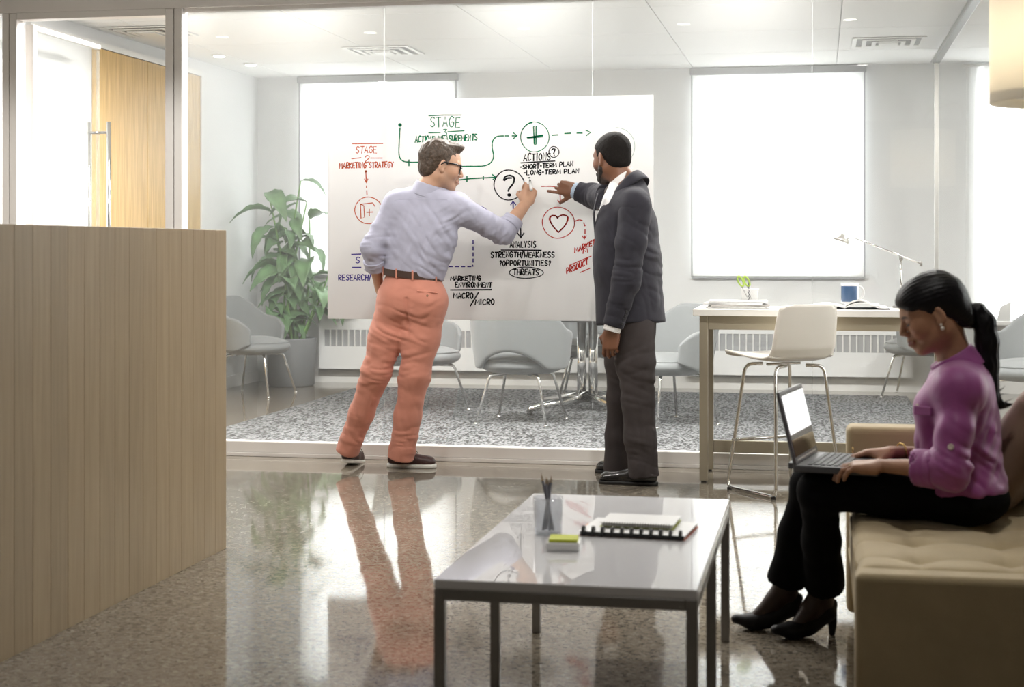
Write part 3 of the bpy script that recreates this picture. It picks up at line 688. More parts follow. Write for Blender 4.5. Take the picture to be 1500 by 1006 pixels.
a = notebook('spiral_notebook', nb + [.0, .035, 0], .20, .15, 'white spiral notebook with lime edge on top of the stack', pm('lime_cover', (.50, .56, .08), .5), M_STEEL, nb[2] + .0145, 'notebooks on the coffee table', pm('white_cover2', (.84, .84, .83), .35), -.05, False)

# ------------------------------------------------------------------ work table at the glass
M_DTOP = pm('white_desk_top', (.84, .82, .78), .35, bump=(30, .004))
wt = empty('work_table', (.0, 8.28, 0), 'counter-height white work table with champagne metal frame', 'table')
dz = .885; dx0, dx1, dy0, dy1 = -.632, .665, 8.02, 8.53
box('table_top', dx0, dx1, dy0, dy1, dz - .034, dz, M_DTOP, wt, bev=.003)
lg = .042
for a in (dx0 + .032, dx1 - .032 - lg):
    for b in (dy0 + .03, dy1 - .02 - lg): 
        l = box('leg', a, a + lg, b, b + lg, .008, dz - .0345, M_KHAKI, wt, bev=.002); box('foot', a + .008, a + lg - .008, b + .008, b + lg - .008, 0, .008, M_BLACKP, l)
for b in (dy0 + .034, dy1 - .058): box('apron', dx0 + .075, dx1 - .075, b, b + .03, dz - .105, dz - .0345, M_KHAKI, wt, bev=.002)
for a in (dx0 + .036, dx1 - .07): box('apron', a, a + .034, dy0 + .075, dy1 - .064, dz - .105, dz - .0345, M_KHAKI, wt, bev=.002)
box('stretcher', dx0 + .075, dx1 - .075, dy1 - .056, dy1 - .026, .10, .165, M_KHAKI, wt, bev=.002)
# papers, binder, mug, pencil pot, lamp on the work table
def paper_sheaf(x, y, w, d, z, n, lab, ang, th=.006, cols=((.80, .80, .80),)):
    for i in range(n):
        V, F = boxVF(-w / 2, w / 2, -d / 2, d / 2, 0, th - .0006, .001, 1); V = V @ rotz(ang + [.0, .07, -.05, .03][i % 4]).T + [x + [.0, .012, -.014, .006][i % 4], y, z + .0006 + i * th]
        cv = cols[i % len(cols)]
        mk('magazine', V, F, pm('magazine_%02d' % int(cv[0] * 99), cv, .5, var=(40, .08)), None, label=lab % ['lowest', 'second', 'third', 'topmost'][i], cat='magazine', group='magazines on the work table')
paper_sheaf(-.42, 8.26, .30, .24, dz, 4, 'flat magazine at the left end of the work table, %s of the pile', .02, .0095, ((.80, .79, .77), (.55, .52, .5), (.83, .83, .83), (.66, .66, .66)))
bi = empty('open_binder', (.16, 8.27, dz), 'open ring binder lying under the mug on the work table', 'binder')
box('cover', -.11, .35, 8.10, 8.40, dz + .0005, dz + .004, pm('binder_cover', (.10, .10, .11), .5), bi)
def pg(sx, x0_, w_):
    def f(u, v): return (x0_ + sx * u * w_, 8.11 + v * .28, dz + .008 + .026 * math.sin(min(1, u * 1.25) * math.pi) * (.7 if sx < 0 else 1) * (1 - .15 * v))
    V, F = gridVF(f, 14, 4); return thick(V, F, .007, 4)
mk('page_block', *pg(1, .125, .215), M_PAPER, bi, smooth=True); mk('page_block', *pg(-1, .125, .22), M_PAPER, bi, smooth=True)
mk('loose_page', *pg(1, .13, .17), M_PAPER, bi, smooth=True).location.z += .012
mg = onz(1237, 449, dz); mg = np.array([.155, 8.19, dz + .030])
mu = empty('mug', mg, 'blue mug with white rim and handle on the open binder', 'mug')
M_MUGB = pm('blue_glaze', (.075, .14, .27), .2, coat=.4); M_MUGW = pm('white_glaze', (.85, .85, .85), .15, coat=.4)
r = .046; V, F = latheVF([(.040, 0), (.044, .002), (r, .008), (r, .088), (r - .001, .102), (r - .004, .102), (r - .005, .09), (r - .005, .006), (.001, .005)], mg, 40)
mats = [0 if (8 > 0 and .008 <= (V[f].mean(0)[2] - mg[2]) <= .09 and np.linalg.norm((V[f].mean(0) - mg)[:2]) > .042 and ((V[f].mean(0) - mg)[0] < .030)) else 1 for f in F]
mk('mug_body', V, F, [M_MUGB, M_MUGW], mu, smooth=True, fmi=mats)
th = np.linspace(-1.9, 1.9, 16); tube('handle', np.stack([mg[0] + r + .002 + .026 * np.cos(th) - .006, np.full(16, mg[1]), mg[2] + .054 + .032 * np.sin(th)], 1), .0055, M_MUGW, mu, n=10)
pp = onz(1088, 444, dz); pp = np.array([-.36, 8.38, dz])
pt = empty('pencil_pot', (pp[0], pp[1], dz), 'white wire mesh pencil pot on the work table', 'pencil pot')
V, F = latheVF([(.036, .0006), (.046, .095)], pp, 28, cap=False)
VV = []; FF = []
for j in range(28):
    a = 2 * math.pi * j / 28; b = a + 2 * math.pi * 5 / 28
    for (p, q) in ((a, b), (b, a)):
        t = np.linspace(0, 1, 7); P = np.stack([pp[0] + (.036 + .010 * t) * np.cos(p + (q - p) * t), pp[1] + (.036 + .010 * t) * np.sin(p + (q - p) * t), dz + .002 + .093 * t], 1)
        VV.append(tubeVF(P, .0009, 4, cap=False))
mk('mesh_wall', *join(VV), M_TRIM, pt)
for z, rr in ((.002, .036), (.095, .046)): t = np.linspace(0, 2 * math.pi, 33)[:-1]; tube('rim', np.stack([pp[0] + rr * np.cos(t), pp[1] + rr * np.sin(t), np.full(32, dz + z)], 1), .0022, M_TRIM, pt, n=6, closed=True)
lathe('base', [(.034, .0004), (.034, .002)], pp, M_TRIM, pt, n=24)
sc = empty('scissors', pp + [0, 0, .006], 'scissors with lime handles standing in the mesh pot', 'scissors')
M_LIME = pm('lime_plastic', (.45, .62, .12), .35)
for s_ in (-1, 1):
    c = pp + [-.032 + s_ * .016, .0, .135]; t = np.linspace(0, 2 * math.pi, 21)[:-1]
    tube('finger_ring', np.stack([c[0] + .013 * np.cos(t) - .010 * np.sin(t), np.full(20, c[1]), c[2] + .026 * np.sin(t)], 1), .005, M_LIME, sc, n=8, closed=True)
    mk('blade', *tubeVF([c + [.004, 0, -.022], pp + [.012 + s_ * .003, 0, .008]], [.004, .0015], 6), M_STEEL, sc)
for i, (a, cl, lab) in enumerate(((.5, (.6, .05, .06), 'red pencil standing in the mesh pot'), (-.2, (.12, .12, .13), 'dark pen leaning in the mesh pot'), (1.2, (.85, .85, .85), 'white pencil standing in the mesh pot'))):
    b = pp + [.006 * math.cos(a * 3) - .008, .01 * math.sin(a * 3), .006]; d = nrm([.10 * a, .05, 1]); o = mk('pencil', *tubeVF([b, b + d * .12], .004, 8), pm('pencil_c%d' % i, cl, .4), None, smooth=True, label=lab, cat='pencil', group='pencils in the mesh pot')
    mk('pencil_cap', *tubeVF([b + d * .12, b + d * .13], [.0044, .003], 8), M_STEEL, o)
# desk lamp
lp = empty('desk_lamp', (.416, 8.38, dz), 'slim chrome desk lamp with long arm at the right of the work table', 'lamp')
LY = 8.38; P0 = at(1320, 378, LY); A0 = at(1349, 386, LY); A1 = at(1252, 348, LY); S0 = at(1232, 352, LY)
lathe('lamp_base', [(.075, .0006), (.075, .010), (.07, .014), (.012, .016)], (P0[0] + .03, LY, dz), M_STEEL, lp)
tube('pole', [(P0[0], LY, dz + .015), P0], .0055, M_CHROME, lp); tube('arm', [A0, A1], .0045, M_CHROME, lp)
lathe('arm_joint', [(.001, -.012), (.010, -.010), (.010, .010), (.001, .012)], P0, M_STEEL, lp, n=14)
tube('neck', [A1, (A1 + S0) / 2 + [0, 0, .004], S0 + [0.012, 0, .010]], .004, M_CHROME, lp)
pr = [(.004, .034), (.018, .031), (.032, .022), (.040, .006), (.042, -.006), (.039, -.006), (.036, .006), (.028, .019), (.016, .027), (.001, .030)]
V, F = latheVF(pr, (0, 0, 0), 28); mk('lamp_shade', V @ roty(.35).T + S0, F, M_ALU, lp, smooth=True)
lathe('counterweight', [(.001, -.014), (.007, -.012), (.007, .012), (.001, .014)], A0, M_STEEL, lp, n=12)

# ------------------------------------------------------------------ white counter stool
sa = np.array([-.481, 7.828, 0]); sb = np.array([-.234, 7.514, 0]); scn = np.array([-.11, 8.154, 0]); sd = sb + scn - sa
c0 = (sb + scn) / 2; fw = nrm((sa + scn) / 2 - (sb + sd) / 2); rt = nrm(np.cross(fw, [0, 0, 1]))
so = empty('counter_stool', c0, 'white plastic counter stool with chrome sled legs at the work table', 'stool')
def sp(f, r, z): return c0 + f * fw + r * rt + np.array([0, 0, z])
hw, hf = .195, .20; rr = .0085
for s_ in (-1, 1):
    P = fillet([sp(.09, s_ * .06, .625), sp(.13, s_ * .135, .622), sp(hf, s_ * hw, .011), sp(-hf, s_ * hw, .011), sp(-.13, s_ * .145, .622), sp(-.10, s_ * .06, .625)], .045, 7)
    o = tube('sled_leg', P, rr, M_CHROME, so, n=12)
    for f_ in (hf - .02, -hf + .02): box('glide', *[v for k_ in range(2) for v in (sp(f_, s_ * hw, 0)[k_] - .011, sp(f_, s_ * hw, 0)[k_] + .011)], 0, .012, M_BLACKP, o)
tube('footrest', [sp(hf - .028, -hw * .94, .245), sp(hf - .028, hw * .94, .245)], rr * .9, M_CHROME, so)
tube('under_bar', [sp(.0, -.10, .628), sp(.0, .10, .628)], .007, M_CHROME, so)
def shell(u, v):
    prof = [(.235, .655), (.21, .672), (.12, .664), (.0, .652), (-.10, .650), (-.158, .668), (-.185, .715), (-.198, .78), (-.212, .86), (-.222, .925)]
    k_ = v * (len(prof) - 1); i = min(int(k_), len(prof) - 2); t = k_ - i; p = np.array(prof[i]) * (1 - t) + np.array(prof[i + 1]) * t
    wd = [.175, .20, .205, .205, .20, .19, .186, .183, .178, .165][i] * (1 - t) + [.175, .20, .205, .205, .20, .19, .186, .183, .178, .165][i + 1] * t
    q = (u - .5) * 2; ed = abs(q) ** 4
    return sp(p[0] + (.028 * q * q if v > .55 else 0), q * wd, p[1] + (.016 * ed if v < .55 else -.0 * ed) - (.02 * abs(q) ** 6 if v > .98 else 0))
V, F = gridVF(shell, 21, 46); V, F = thick(V, F, .011, 46); o = mk('seat_shell', V, F, M_SHELL, so, smooth=True)
# ------------------------------------------------------------------ grey meeting chairs (built at the origin facing -Y, then copied)
def make_chair():
    t = empty('meeting_chair', (0, 0, 0))
    S = Sdf(.012); S.ell((0, -.02, .395), (.295, .275, .085), k=.01); S.half((0, 0, .322), (0, 0, -1), .03); sdf_obj('seat_cushion', S, M_CHAIR, t)
    t_ = np.linspace(0, 2 * math.pi, 41)[:-1]; tube('piping', np.stack([.272 * np.cos(t_), -.02 + .258 * np.sin(t_), np.full(40, .43)], 1), .005, M_CHAIR, t, n=6, closed=True)
    def sh(u, v):
        a = (u - .5) * 2 * 2.02; q = abs(u - .5) * 2
        top = .80 - .16 * min(1, max(0, (q - .34) / .32)) ** 1.2 - .10 * max(0, (q - .66) / .34) ** 2
        bot = .365 + .125 * max(0, 1 - (q / .40) ** 2) + .06 * max(0, (q - .72) / .28)
        z = bot + (top - bot) * v; lean = .10 * (z - .40) * (1 - q) ** .5 * 1.8; flare = .05 * max(0, z - .36) / .4
        rx, ry = .305 + flare, .285 + flare * .5 + lean
        return (rx * math.sin(a), (ry if True else 0) * math.cos(a) * (1.0 if math.cos(a) > 0 else .8) - .02, z)
    V, F = gridVF(sh, 49, 11); V, F = thick(V, F, .034, 11); o = mk('back_shell', V, F, M_CHAIR, t, smooth=True)
    sm = o.modifiers.new('soft', 'SUBSURF'); sm.levels = 1; sm.render_levels = 1
    for x, y in ((-1, -1), (1, -1), (-1, 1), (1, 1)):
        l = tube('leg', fillet([(x * .08, y * .10 - .01, .335), (x * .17, y * .17 - .01, .328), (x * .245, y * .245 - .01, .012)], .03, 5), np.linspace(.012, .009, 7), M_CHROME, t, n=10)
        lathe('glide', [(.014, .0), (.014, .006), (.008, .014)], (x * .246, y * .246 - .01, 0), M_CHROME, l, n=12)
    return t
proto = make_chair()
G = 'grey meeting chairs'
def put_chair(o, x, y, face, z, lab):
    o.location = (x, y, z); o.rotation_euler = (0, 0, face + math.pi / 2); props(o, lab, 'chair', G)     # face = heading of the sitter
chs = [(-1.99, 10.50, 1.45, .012, 'grey upholstered chair with its back to the glass, between the two men'),
       (-2.86, 11.12, -.55, .012, 'grey upholstered chair behind the legs of the man in coral trousers'),
       (-1.0, 10.62, -2.45, .012, 'grey upholstered chair just right of the man in the dark blazer'),
       (-1.75, 12.25, -1.5, .012, 'grey upholstered chair on the far side of the round table'),
       (-4.52, 12.15, -.12, 0, 'grey upholstered chair beside the potted plant at the left'),
       (.80, 12.90, 2.85, .012, 'grey upholstered chair by the far wall, right of the work table'),
       (1.36, 10.7, -2.5, 0, 'pale grey chair at the right edge behind the ponytail')]
for i, (x, y, f_, z, lab) in enumerate(chs):
    c = proto if i == 0 else copy_tree(proto); put_chair(c, x, y, f_, z, lab)
# round meeting table
tb = empty('meeting_table', (-1.66, 11.35, .012), 'round meeting table with chrome pedestal behind the whiteboard', 'table')
lathe('table_top', [(.58, .688), (.60, .694), (.60, .716), (.595, .72), (.001, .72)], (-1.66, 11.35, 0), pm('grey_table_top', (.40, .42, .43), .3), tb, n=64)
lathe('top_plate', [(.20, .66), (.20, .6875)], (-1.66, 11.35, 0), M_STEEL, tb, n=32)
for dx_ in (-.042, .042): tube('column', [(-1.66 + dx_, 11.35, .08), (-1.66 + dx_, 11.35, .66)], .034, M_CHROME, tb, n=20)
for a in (math.radians(225), math.radians(315), math.radians(45), math.radians(135)):
    d = np.array([math.cos(a), math.sin(a), 0]); c = np.array([-1.66, 11.35, 0])
    P = [c + d * .02 + [0, 0, .115], c + d * .2 + [0, 0, .09], c + d * .52 + [0, 0, .045]]; f = tube('base_arm', P, [.045, .033, .02], M_CHROME, tb, n=12)
    lathe('foot_pad', [(.022, .012), (.022, .022), (.012, .032)], c + d * .51, M_BLACKP, f, n=14)
# potted plant
pc_ = np.array([-4.50, 13.02, 0]); M_LEAF = pm('leaf_green', (.15, .27, .13), .4, var=(9, .3)); M_STEM = pm('stem_green', (.20, .38, .12), .5)
pl = empty('potted_plant', pc_, 'tall leafy green plant in a grey cylinder pot by the far wall', 'plant')
lathe('pot', [(.185, .0), (.20, .01), (.215, .40), (.215, .415), (.195, .415), (.19, .36), (.001, .355)], pc_, pm('grey_pot', (.20, .21, .22), .6, bump=(60, .05)), pl, n=40)
lathe('soil', [(.001, .365), (.188, .362)], pc_, pm('soil', (.05, .035, .02), .95, bump=(80, .5)), pl, n=24, cap=False)
def leafVF(L=.30, W=.075):
    def f(u, v):
        w = W * math.sin(math.pi * min(1, u ** .75)) ** .8 * (1 - .15 * u); q = (v - .5) * 2
        return (u * L, q * w, .05 * math.sin(u * 2.4) - .12 * u * u + abs(q) * w * .35 + .006 * math.sin(u * 24) * abs(q))
    V, F = gridVF(f, 12, 5); return thick(V, F, .0018, 5)
LV, LF = leafVF(); lm = None; rl = random.Random(4)
stems = []
for i in range(11):
    a = rl.uniform(0, 6.28); b = pc_ + [.09 * math.cos(a), .07 * math.sin(a), .36]; hgt = rl.uniform(.35, 1.55) if i > 2 else .25 + .1 * i
    tp_ = b + [max(-.22, rl.uniform(-.26, .30)), rl.uniform(-.28, .04), hgt]
    P = smooth_path([b, (b * .55 + tp_ * .45) + [.03 * math.cos(a), .02, .05], tp_], 6); stems.append(P); tube('stem', P, np.linspace(.013, .006, len(P)), M_STEM, pl, n=8)
k = 0
for P in stems:
    nn = max(3, int(len(P) * .55))
    for j in range(nn):
        p = P[int(len(P) - 1 - j * (len(P) * .62) / nn)]; a = rl.uniform(0, 6.28) ; s_ = rl.uniform(.75, 1.25)
        if p[0] < -4.6 and math.cos(a) < 0: a = math.pi - a
        if math.sin(a) > .3: a = -a
        R = rotz(a) @ roty(rl.uniform(-.25, .75)) @ rotx(rl.uniform(-.5, .5))
        if lm is None: o = mk('leaf', LV, LF, M_LEAF, None, org=(0, 0, 0), smooth=True); lm = o
        else: o = lm.copy(); COL.objects.link(o)
        o.parent = pl; o.matrix_local = Matrix.Translation(Vector(p - pc_)) @ Matrix(R.tolist()).to_4x4() @ Matrix.Scale(s_, 4)

# ------------------------------------------------------------------ sofa
sf = empty('sofa', (.48, 4.5, 0), 'tan tufted sofa with low arms at the right', 'sofa')
SX0, SX1, SY0, SY1, SZ = .085, .95, 3.87, 5.10, .41
S = Sdf(.010); S.rbox(((SX0 + .008 + .74) / 2, (SY0 + .09 + SY1) / 2, .315), ((.74 - SX0 - .008) / 2, (SY1 - SY0 - .09) / 2 + .004, .098), rad=.035)
tuf = [(x_, y_) for x_ in (.245, .465, .66) for y_ in (4.10, 4.33, 4.58, 4.86)]
def tufts(P):
    d = np.zeros(len(P)); m = P[:, 2] > .36
    for tx_, ty_ in tuf: d += .022 * np.exp(-((P[:, 0] - tx_) ** 2 + (P[:, 1] - ty_) ** 2) / .0016)
    for ty_ in (4.10, 4.33, 4.58, 4.86): d += .0035 * np.exp(-((P[:, 1] - ty_) / .012) ** 2)
    for tx_ in (.245, .465, .66): d += .0045 * np.exp(-((P[:, 0] - tx_) / .010) ** 2)
    d += -.004 * np.abs(np.sin((P[:, 1] - 4.10) / .235 * math.pi)) * np.abs(np.sin((P[:, 0] - .025) / .22 * math.pi))
    # the cushion gives under the sitter
    return np.where(m, d, 0) + np.where(m, -.0 + .004 * np.exp(-((P[:, 0] - .46) / .22) ** 2 - ((P[:, 1] - 4.72) / .2) ** 4), 0)
sc_ = sdf_obj('seat_cushion', S, M_SOFA, sf, post=tufts)
for z_ in (.385, .245): 
    xx = SX0 + .010
    tube('piping', [(xx, SY0 + .10, z_), (xx, SY1 - .01, z_)], .005, M_SOFA, sc_, n=8)
box('base', SX0 + .03, SX1 - .02, SY0 + .03, SY1, .05, .225, M_SOFA, sf, bev=.01)
box('near_arm', SX0, SX1, SY0, SY0 + .095, .035, SZ + .004, M_SOFA, sf, bev=.018, seg=4)
box('far_arm', SX0, SX1, SY1, SY1 + .13, .035, .630, M_SOFA, sf, bev=.022, seg=4)
box('back_frame', .76, SX1, SY0 + .097, SY1 - .002, .035, .630, M_SOFA, sf, bev=.02, seg=4)
for a in (SX0 + .06, SX1 - .08):
    for b in (SY0 + .05, SY1 + .04): box('foot', a, a + .04, b, b + .04, 0, .05, M_STEEL, sf)
S = Sdf(.010); R = rotz(-.30) @ roty(.42); S.rbox((.60, 4.93, .60), (.055, .20, .19), R, rad=.05); S.ell((.60, 4.93, .60), (.085, .19, .18), R, k=.05)
pw = empty('throw_pillow', (.60, 4.93, .41), 'brown throw pillow leaning on the sofa back at the right edge', 'pillow')
sdf_obj('pillow_body', S, pm('brown_pillow', (.26, .17, .12), .8, bump=(300, .2), sheen=.3), pw, post=lambda P: .004 * vnoise(P, 14))
cc = [np.array([.60, 4.93, .60]) + R @ np.array([0, y_ * .192, z_ * .182]) for y_, z_ in ((-1, -1), (1, -1), (1, 1), (-1, 1))]
tube('seam_piping', fillet(cc + [cc[0]], .03, 4), .005, pm('pillow_piping', (.3, .22, .16), .8), pw, n=8)
# floor lamp whose shade hangs into the top right corner
fl = empty('floor_lamp', (.80, 5.45, 0), 'floor lamp with large cream drum shade in the top right corner', 'lamp')
shc = at(1450, 152, 5.1); cx_, cy_, zb = shc[0] + .235, 5.1, shc[2]
V, F = latheVF([(.235, 0), (.235, .42)], (cx_, cy_, zb), 56, cap=False); V2, F2 = [], []
mk('lamp_shade', *join([latheVF([(.235, 0), (.236, .002), (.236, .42), (.233, .42), (.233, .002), (.235, 0)], (cx_, cy_, zb), 64, cap=False)]), shademat('cream_shade', (.93, .88, .77), .35), fl, smooth=True)
lathe('shade_diffuser', [(.001, .03), (.231, .03), (.231, .034), (.001, .034)], (cx_, cy_, zb), shademat('white_acrylic', (.85, .86, .86), .4), fl, n=48, cap=False)
tube('pole', fillet([(cx_, cy_, zb + .30), (cx_, cy_, zb + .55), (cx_ + .25, cy_ + .3, zb + .62), (cx_ + .28, cy_ + .33, zb + .4), (cx_ + .28, cy_ + .33, .03)], .12, 8), .012, M_STEEL, fl, n=12)
lathe('lamp_base', [(.15, .0), (.15, .02), (.14, .03), (.015, .035)], (cx_ + .28, cy_ + .33, 0), M_STEEL, fl)
# card on the side room sill
cd = at(1469, 486, 13.28); mk('greeting_card', *join([([[cd[0] - .05, 13.26, .6015], [cd[0] + .05, 13.22, .6015], [cd[0] + .06, 13.24, .76], [cd[0] - .02, 13.27, .72], [cd[0] - .05, 13.263, .6015], [cd[0] + .05, 13.223, .6015], [cd[0] + .06, 13.243, .76], [cd[0] - .02, 13.273, .72]], [[0, 1, 2, 3], [7, 6, 5, 4], [0, 4, 5, 1], [1, 5, 6, 2], [2, 6, 7, 3], [3, 7, 4, 0]])]), pm('card_paper', (.7, .7, .68), .6), label='small card standing on the window sill behind the ponytail', cat='card')
bl_d = bpy.data.lights.new('shade_fill', 'POINT'); bl_d.energy = 7; bl_d.color = (1, .93, .82); bl_d.shadow_soft_size = .04  # light added inside the shade to brighten it
bl_o = bpy.data.objects.new('shade_fill', bl_d); COL.objects.link(bl_o); bl_o.parent = fl; bl_o.location = Vector(np.array([cx_, cy_, zb + .2]) - org_of(fl))
# ------------------------------------------------------------------ whiteboard film on the glass, with marker drawing
PB = GY - .014                      # front face of the board
b0 = at(480, 150, PB); b1 = at(957, 471, PB)
wb = empty('whiteboard', ((b0[0] + b1[0]) / 2, PB, b1[2]), 'large white dry-erase sheet on the glass with coloured marker diagram', 'whiteboard')
box('sheet', b0[0], b1[0], PB, PB + .0075, .793, 2.034, M_BOARD, wb, bev=.001)
INK = {'g': pm('green_ink', (.008, .20, .085), .9, ior=1.15), 'k': pm('black_ink', (.012, .012, .014), .9, ior=1.15), 'r': pm('red_ink', (.52, .03, .02), .9, ior=1.15), 'o': pm('orange_ink', (.58, .10, .035), .9, ior=1.15), 'v': pm('violet_ink', (.07, .05, .30), .9, ior=1.15), 'h': pm('grey_ink', (.40, .50, .46), .9, ior=1.15)}
FONT = {'A': [[(0, 0), (.5, 1), (1, 0)], [(.18, .35), (.82, .35)]], 'C': [[(1, .85), (.6, 1), (.15, .8), (.05, .4), (.3, .03), (.95, .12)]], 'D': [[(.05, 0), (.05, 1), (.6, .92), (.98, .5), (.6, .08), (.05, 0)]],
 'E': [[(.9, 1), (.05, 1), (.05, 0), (.95, 0)], [(.05, .52), (.75, .52)]], 'G': [[(.95, .85), (.55, 1), (.1, .75), (.05, .35), (.35, .0), (.85, .08), (.95, .45), (.5, .45)]], 'H': [[(.05, 0), (.05, 1)], [(.95, 0), (.95, 1)], [(.05, .5), (.95, .5)]],
 'I': [[(.5, 0), (.5, 1)]], 'K': [[(.05, 0), (.05, 1)], [(.9, 1), (.05, .45), (.95, 0)]], 'L': [[(.1, 1), (.1, 0), (.9, 0)]], 'M': [[(0, 0), (.12, 1), (.5, .3), (.88, 1), (1, 0)]], 'N': [[(.05, 0), (.05, 1), (.95, 0), (.95, 1)]],
 'O': [[(.5, 1), (.1, .75), (.08, .3), (.5, 0), (.9, .28), (.9, .72), (.5, 1)]], 'P': [[(.08, 0), (.08, 1), (.75, .95), (.9, .72), (.7, .48), (.08, .45)]], 'R': [[(.08, 0), (.08, 1), (.75, .95), (.9, .72), (.7, .5), (.08, .46), (.95, 0)]],
 'S': [[(.92, .88), (.5, 1), (.12, .8), (.3, .55), (.75, .42), (.9, .18), (.5, 0), (.06, .12)]], 'T': [[(0, 1), (1, 1)], [(.5, 1), (.5, 0)]], 'U': [[(.05, 1), (.08, .25), (.5, 0), (.92, .25), (.95, 1)]], 'V': [[(0, 1), (.5, 0), (1, 1)]],
 'W': [[(0, 1), (.25, 0), (.5, .7), (.75, 0), (1, 1)]], 'Y': [[(0, 1), (.5, .5), (1, 1)], [(.5, .5), (.45, 0)]], 'F': [[(.9, 1), (.05, 1), (.05, 0)], [(.05, .52), (.75, .52)]], '/': [[(.1, -.15), (.9, 1.15)]], '-': [[(.1, .5), (.9, .5)]], '?': [[(.1, .75), (.3, 1), (.8, .95), (.85, .65), (.45, .42), (.42, .25)], [(.4, .02), (.46, .02)]],
 '1': [[(.2, .75), (.5, 1), (.5, 0)], [(.2, 0), (.85, 0)]], '2': [[(.1, .75), (.35, 1), (.85, .85), (.75, .5), (.1, 0), (.95, .03)]], '3': [[(.1, .95), (.8, 1), (.45, .6), (.85, .4), (.7, .05), (.1, .05)]], ' ': []}
jr = random.Random(3)
def ribbon(P, w):
    """flat ink stroke of width w (m) through board points given in pixels"""
    Q = np.array([at(x, y, PB) for x, y in P]); n = len(Q); V, F = [], []
    for i in range(n):
        d = Q[min(i + 1, n - 1)] - Q[max(i - 1, 0)]; d = nrm([d[0], 0, d[2]]); s = np.array([-d[2], 0, d[0]])
        ww = w * (.5 + .06 * math.sin(i * 1.7)); e = d * w * .25 * (-1 if i == 0 else 1 if i == n - 1 else 0)
        V += [Q[i] + e + s * ww - [0, .0009, 0], Q[i] + e - s * ww - [0, .0009, 0]]
    V = np.array(V); m = len(V); V = np.concatenate([V, V + [0, .0006, 0]])
    for i in range(n - 1):
        a = 2 * i; F.append([a, a + 1, a + 3, a + 2]); F.append([m + a + 2, m + a + 3, m + a + 1, m + a])
        F.append([a, a + 2, m + a + 2, m + a]); F.append([a + 1, m + a + 1, m + a + 3, a + 3])
    return V, F
PXM = 3.78e-3
def strokes(name, items, ink, w, label=None):
    w = max(w * 1.18, 1.25) if ink != 'h' else w
    mk(name, *join([ribbon(p, w * PXM) for p in items]), INK[ink], wb, label=label)
def txt(s, x0, x1, yb, h, slope=0.0, gap=.32):
    """handwritten capitals from x0 to x1 (pixels), baseline yb, height h"""
    wd = [0.45 if c in 'I1' else 1.25 if c in 'MW' else .6 if c in '/-? ' else 1.0 for c in s]
    tot = sum(wd) + gap * (len(s) - 1); u = (x1 - x0) / tot; x = x0; out = []
    for c, w_ in zip(s, wd):
        dy = jr.uniform(-.05, .05) * h; hh = h * jr.uniform(.92, 1.08); sl = jr.uniform(-.03, .10)
        for st in FONT[c]:
            P = [(x + (px * w_) * u + sl * py * hh, yb + slope * (x + px * u - x0) - py * hh + dy) for px, py in st]
            out.append(smooth_path(np.array([[a, b] for a, b in P]), 4) if len(P) > 3 and c in 'CDGOPRSU23?' else P)
        x += (w_ + gap) * u
    return out
def circ(cx, cy, rx, ry=None, a0=0, a1=6.5, n=40, wob=.02):
    ry = ry or rx; return [(cx + rx * math.cos(t) * (1 + wob * math.sin(2 * t + 1)), cy + ry * math.sin(t) * (1 + wob * math.cos(3 * t))) for t in np.linspace(a0, a1, n)]
def sm(P): return [tuple(p) for p in smooth_path(np.array(P, float), 6)]
T = 'marker_lettering'; LN = 'marker_line'; CI = 'marker_circle'; AR = 'marker_arrow'
# green
strokes(T, txt('STAGE', 630, 674, 186, 14), 'g', 1.1, 'green word STAGE'); strokes(T, txt('3', 648, 655, 199, 9), 'g', 1.1, 'green numeral 3')
strokes(LN, [[(628, 169.5), (650, 168.5), (676, 168.5)], [(628, 194.5), (645, 194)], [(656, 193), (680, 191.5)]], 'g', 1.2)
strokes(T, txt('ACTIONS MEASUREMENTS', 608, 699, 208.5, 8.5, -.035), 'g', 1.5, 'green line ACTIONS MEASUREMENTS')
strokes(LN, [sm([(586, 187), (585, 205), (584.5, 226), (589, 235), (600, 237.5), (625, 238), (660, 243), (690, 243.5), (708, 243), (718, 239), (723, 230), (721, 216), (722, 206), (728, 200), (738, 199)]), [(599, 234), (599, 243)]], 'g', 1.5)
strokes('marker_dot', [circ(586, 183, 1.2, 1.2)], 'g', 2.6)
strokes(AR, [[(740, 199), (745, 199)], [(750, 199), (757, 199)], [(752, 194.5), (757.5, 198.5), (752, 203)]], 'g', 1.5)
strokes(CI, [circ(783.5, 200.5, 20.5, 22), circ(782, 201, 19, 21, 2.6, 4.6)], 'g', 1.0)
strokes('marker_plus', [[(781.5, 185.5), (785.5, 184), (785.5, 211), (784, 212.5), (782.5, 211), (781.5, 185.5)], [(772, 201.5), (796, 197.5), (795, 200.5), (773, 202.5), (772, 201.5)], [(783.5, 186), (783.8, 211)], [(774, 201.8), (795, 198.8)]], 'g', 1.2)
strokes(AR, [[(809, 198), (817, 197.5)], [(827, 195.5), (836, 195)], [(845, 194.8), (853, 194.8)], [(858, 190.5), (865, 194), (859, 198.5)]], 'g', 1.5)
strokes(AR, [[(668, 264), (690, 261.5), (726, 259.5)], [(684, 258), (684, 266)], [(708, 258), (708, 263)], [(721, 255.5), (726.5, 259.5), (722, 263)]], 'g', 1.5)
strokes(CI, [circ(905, 214, 24.5, 27, -1.7, 1.4)], 'h', .8)
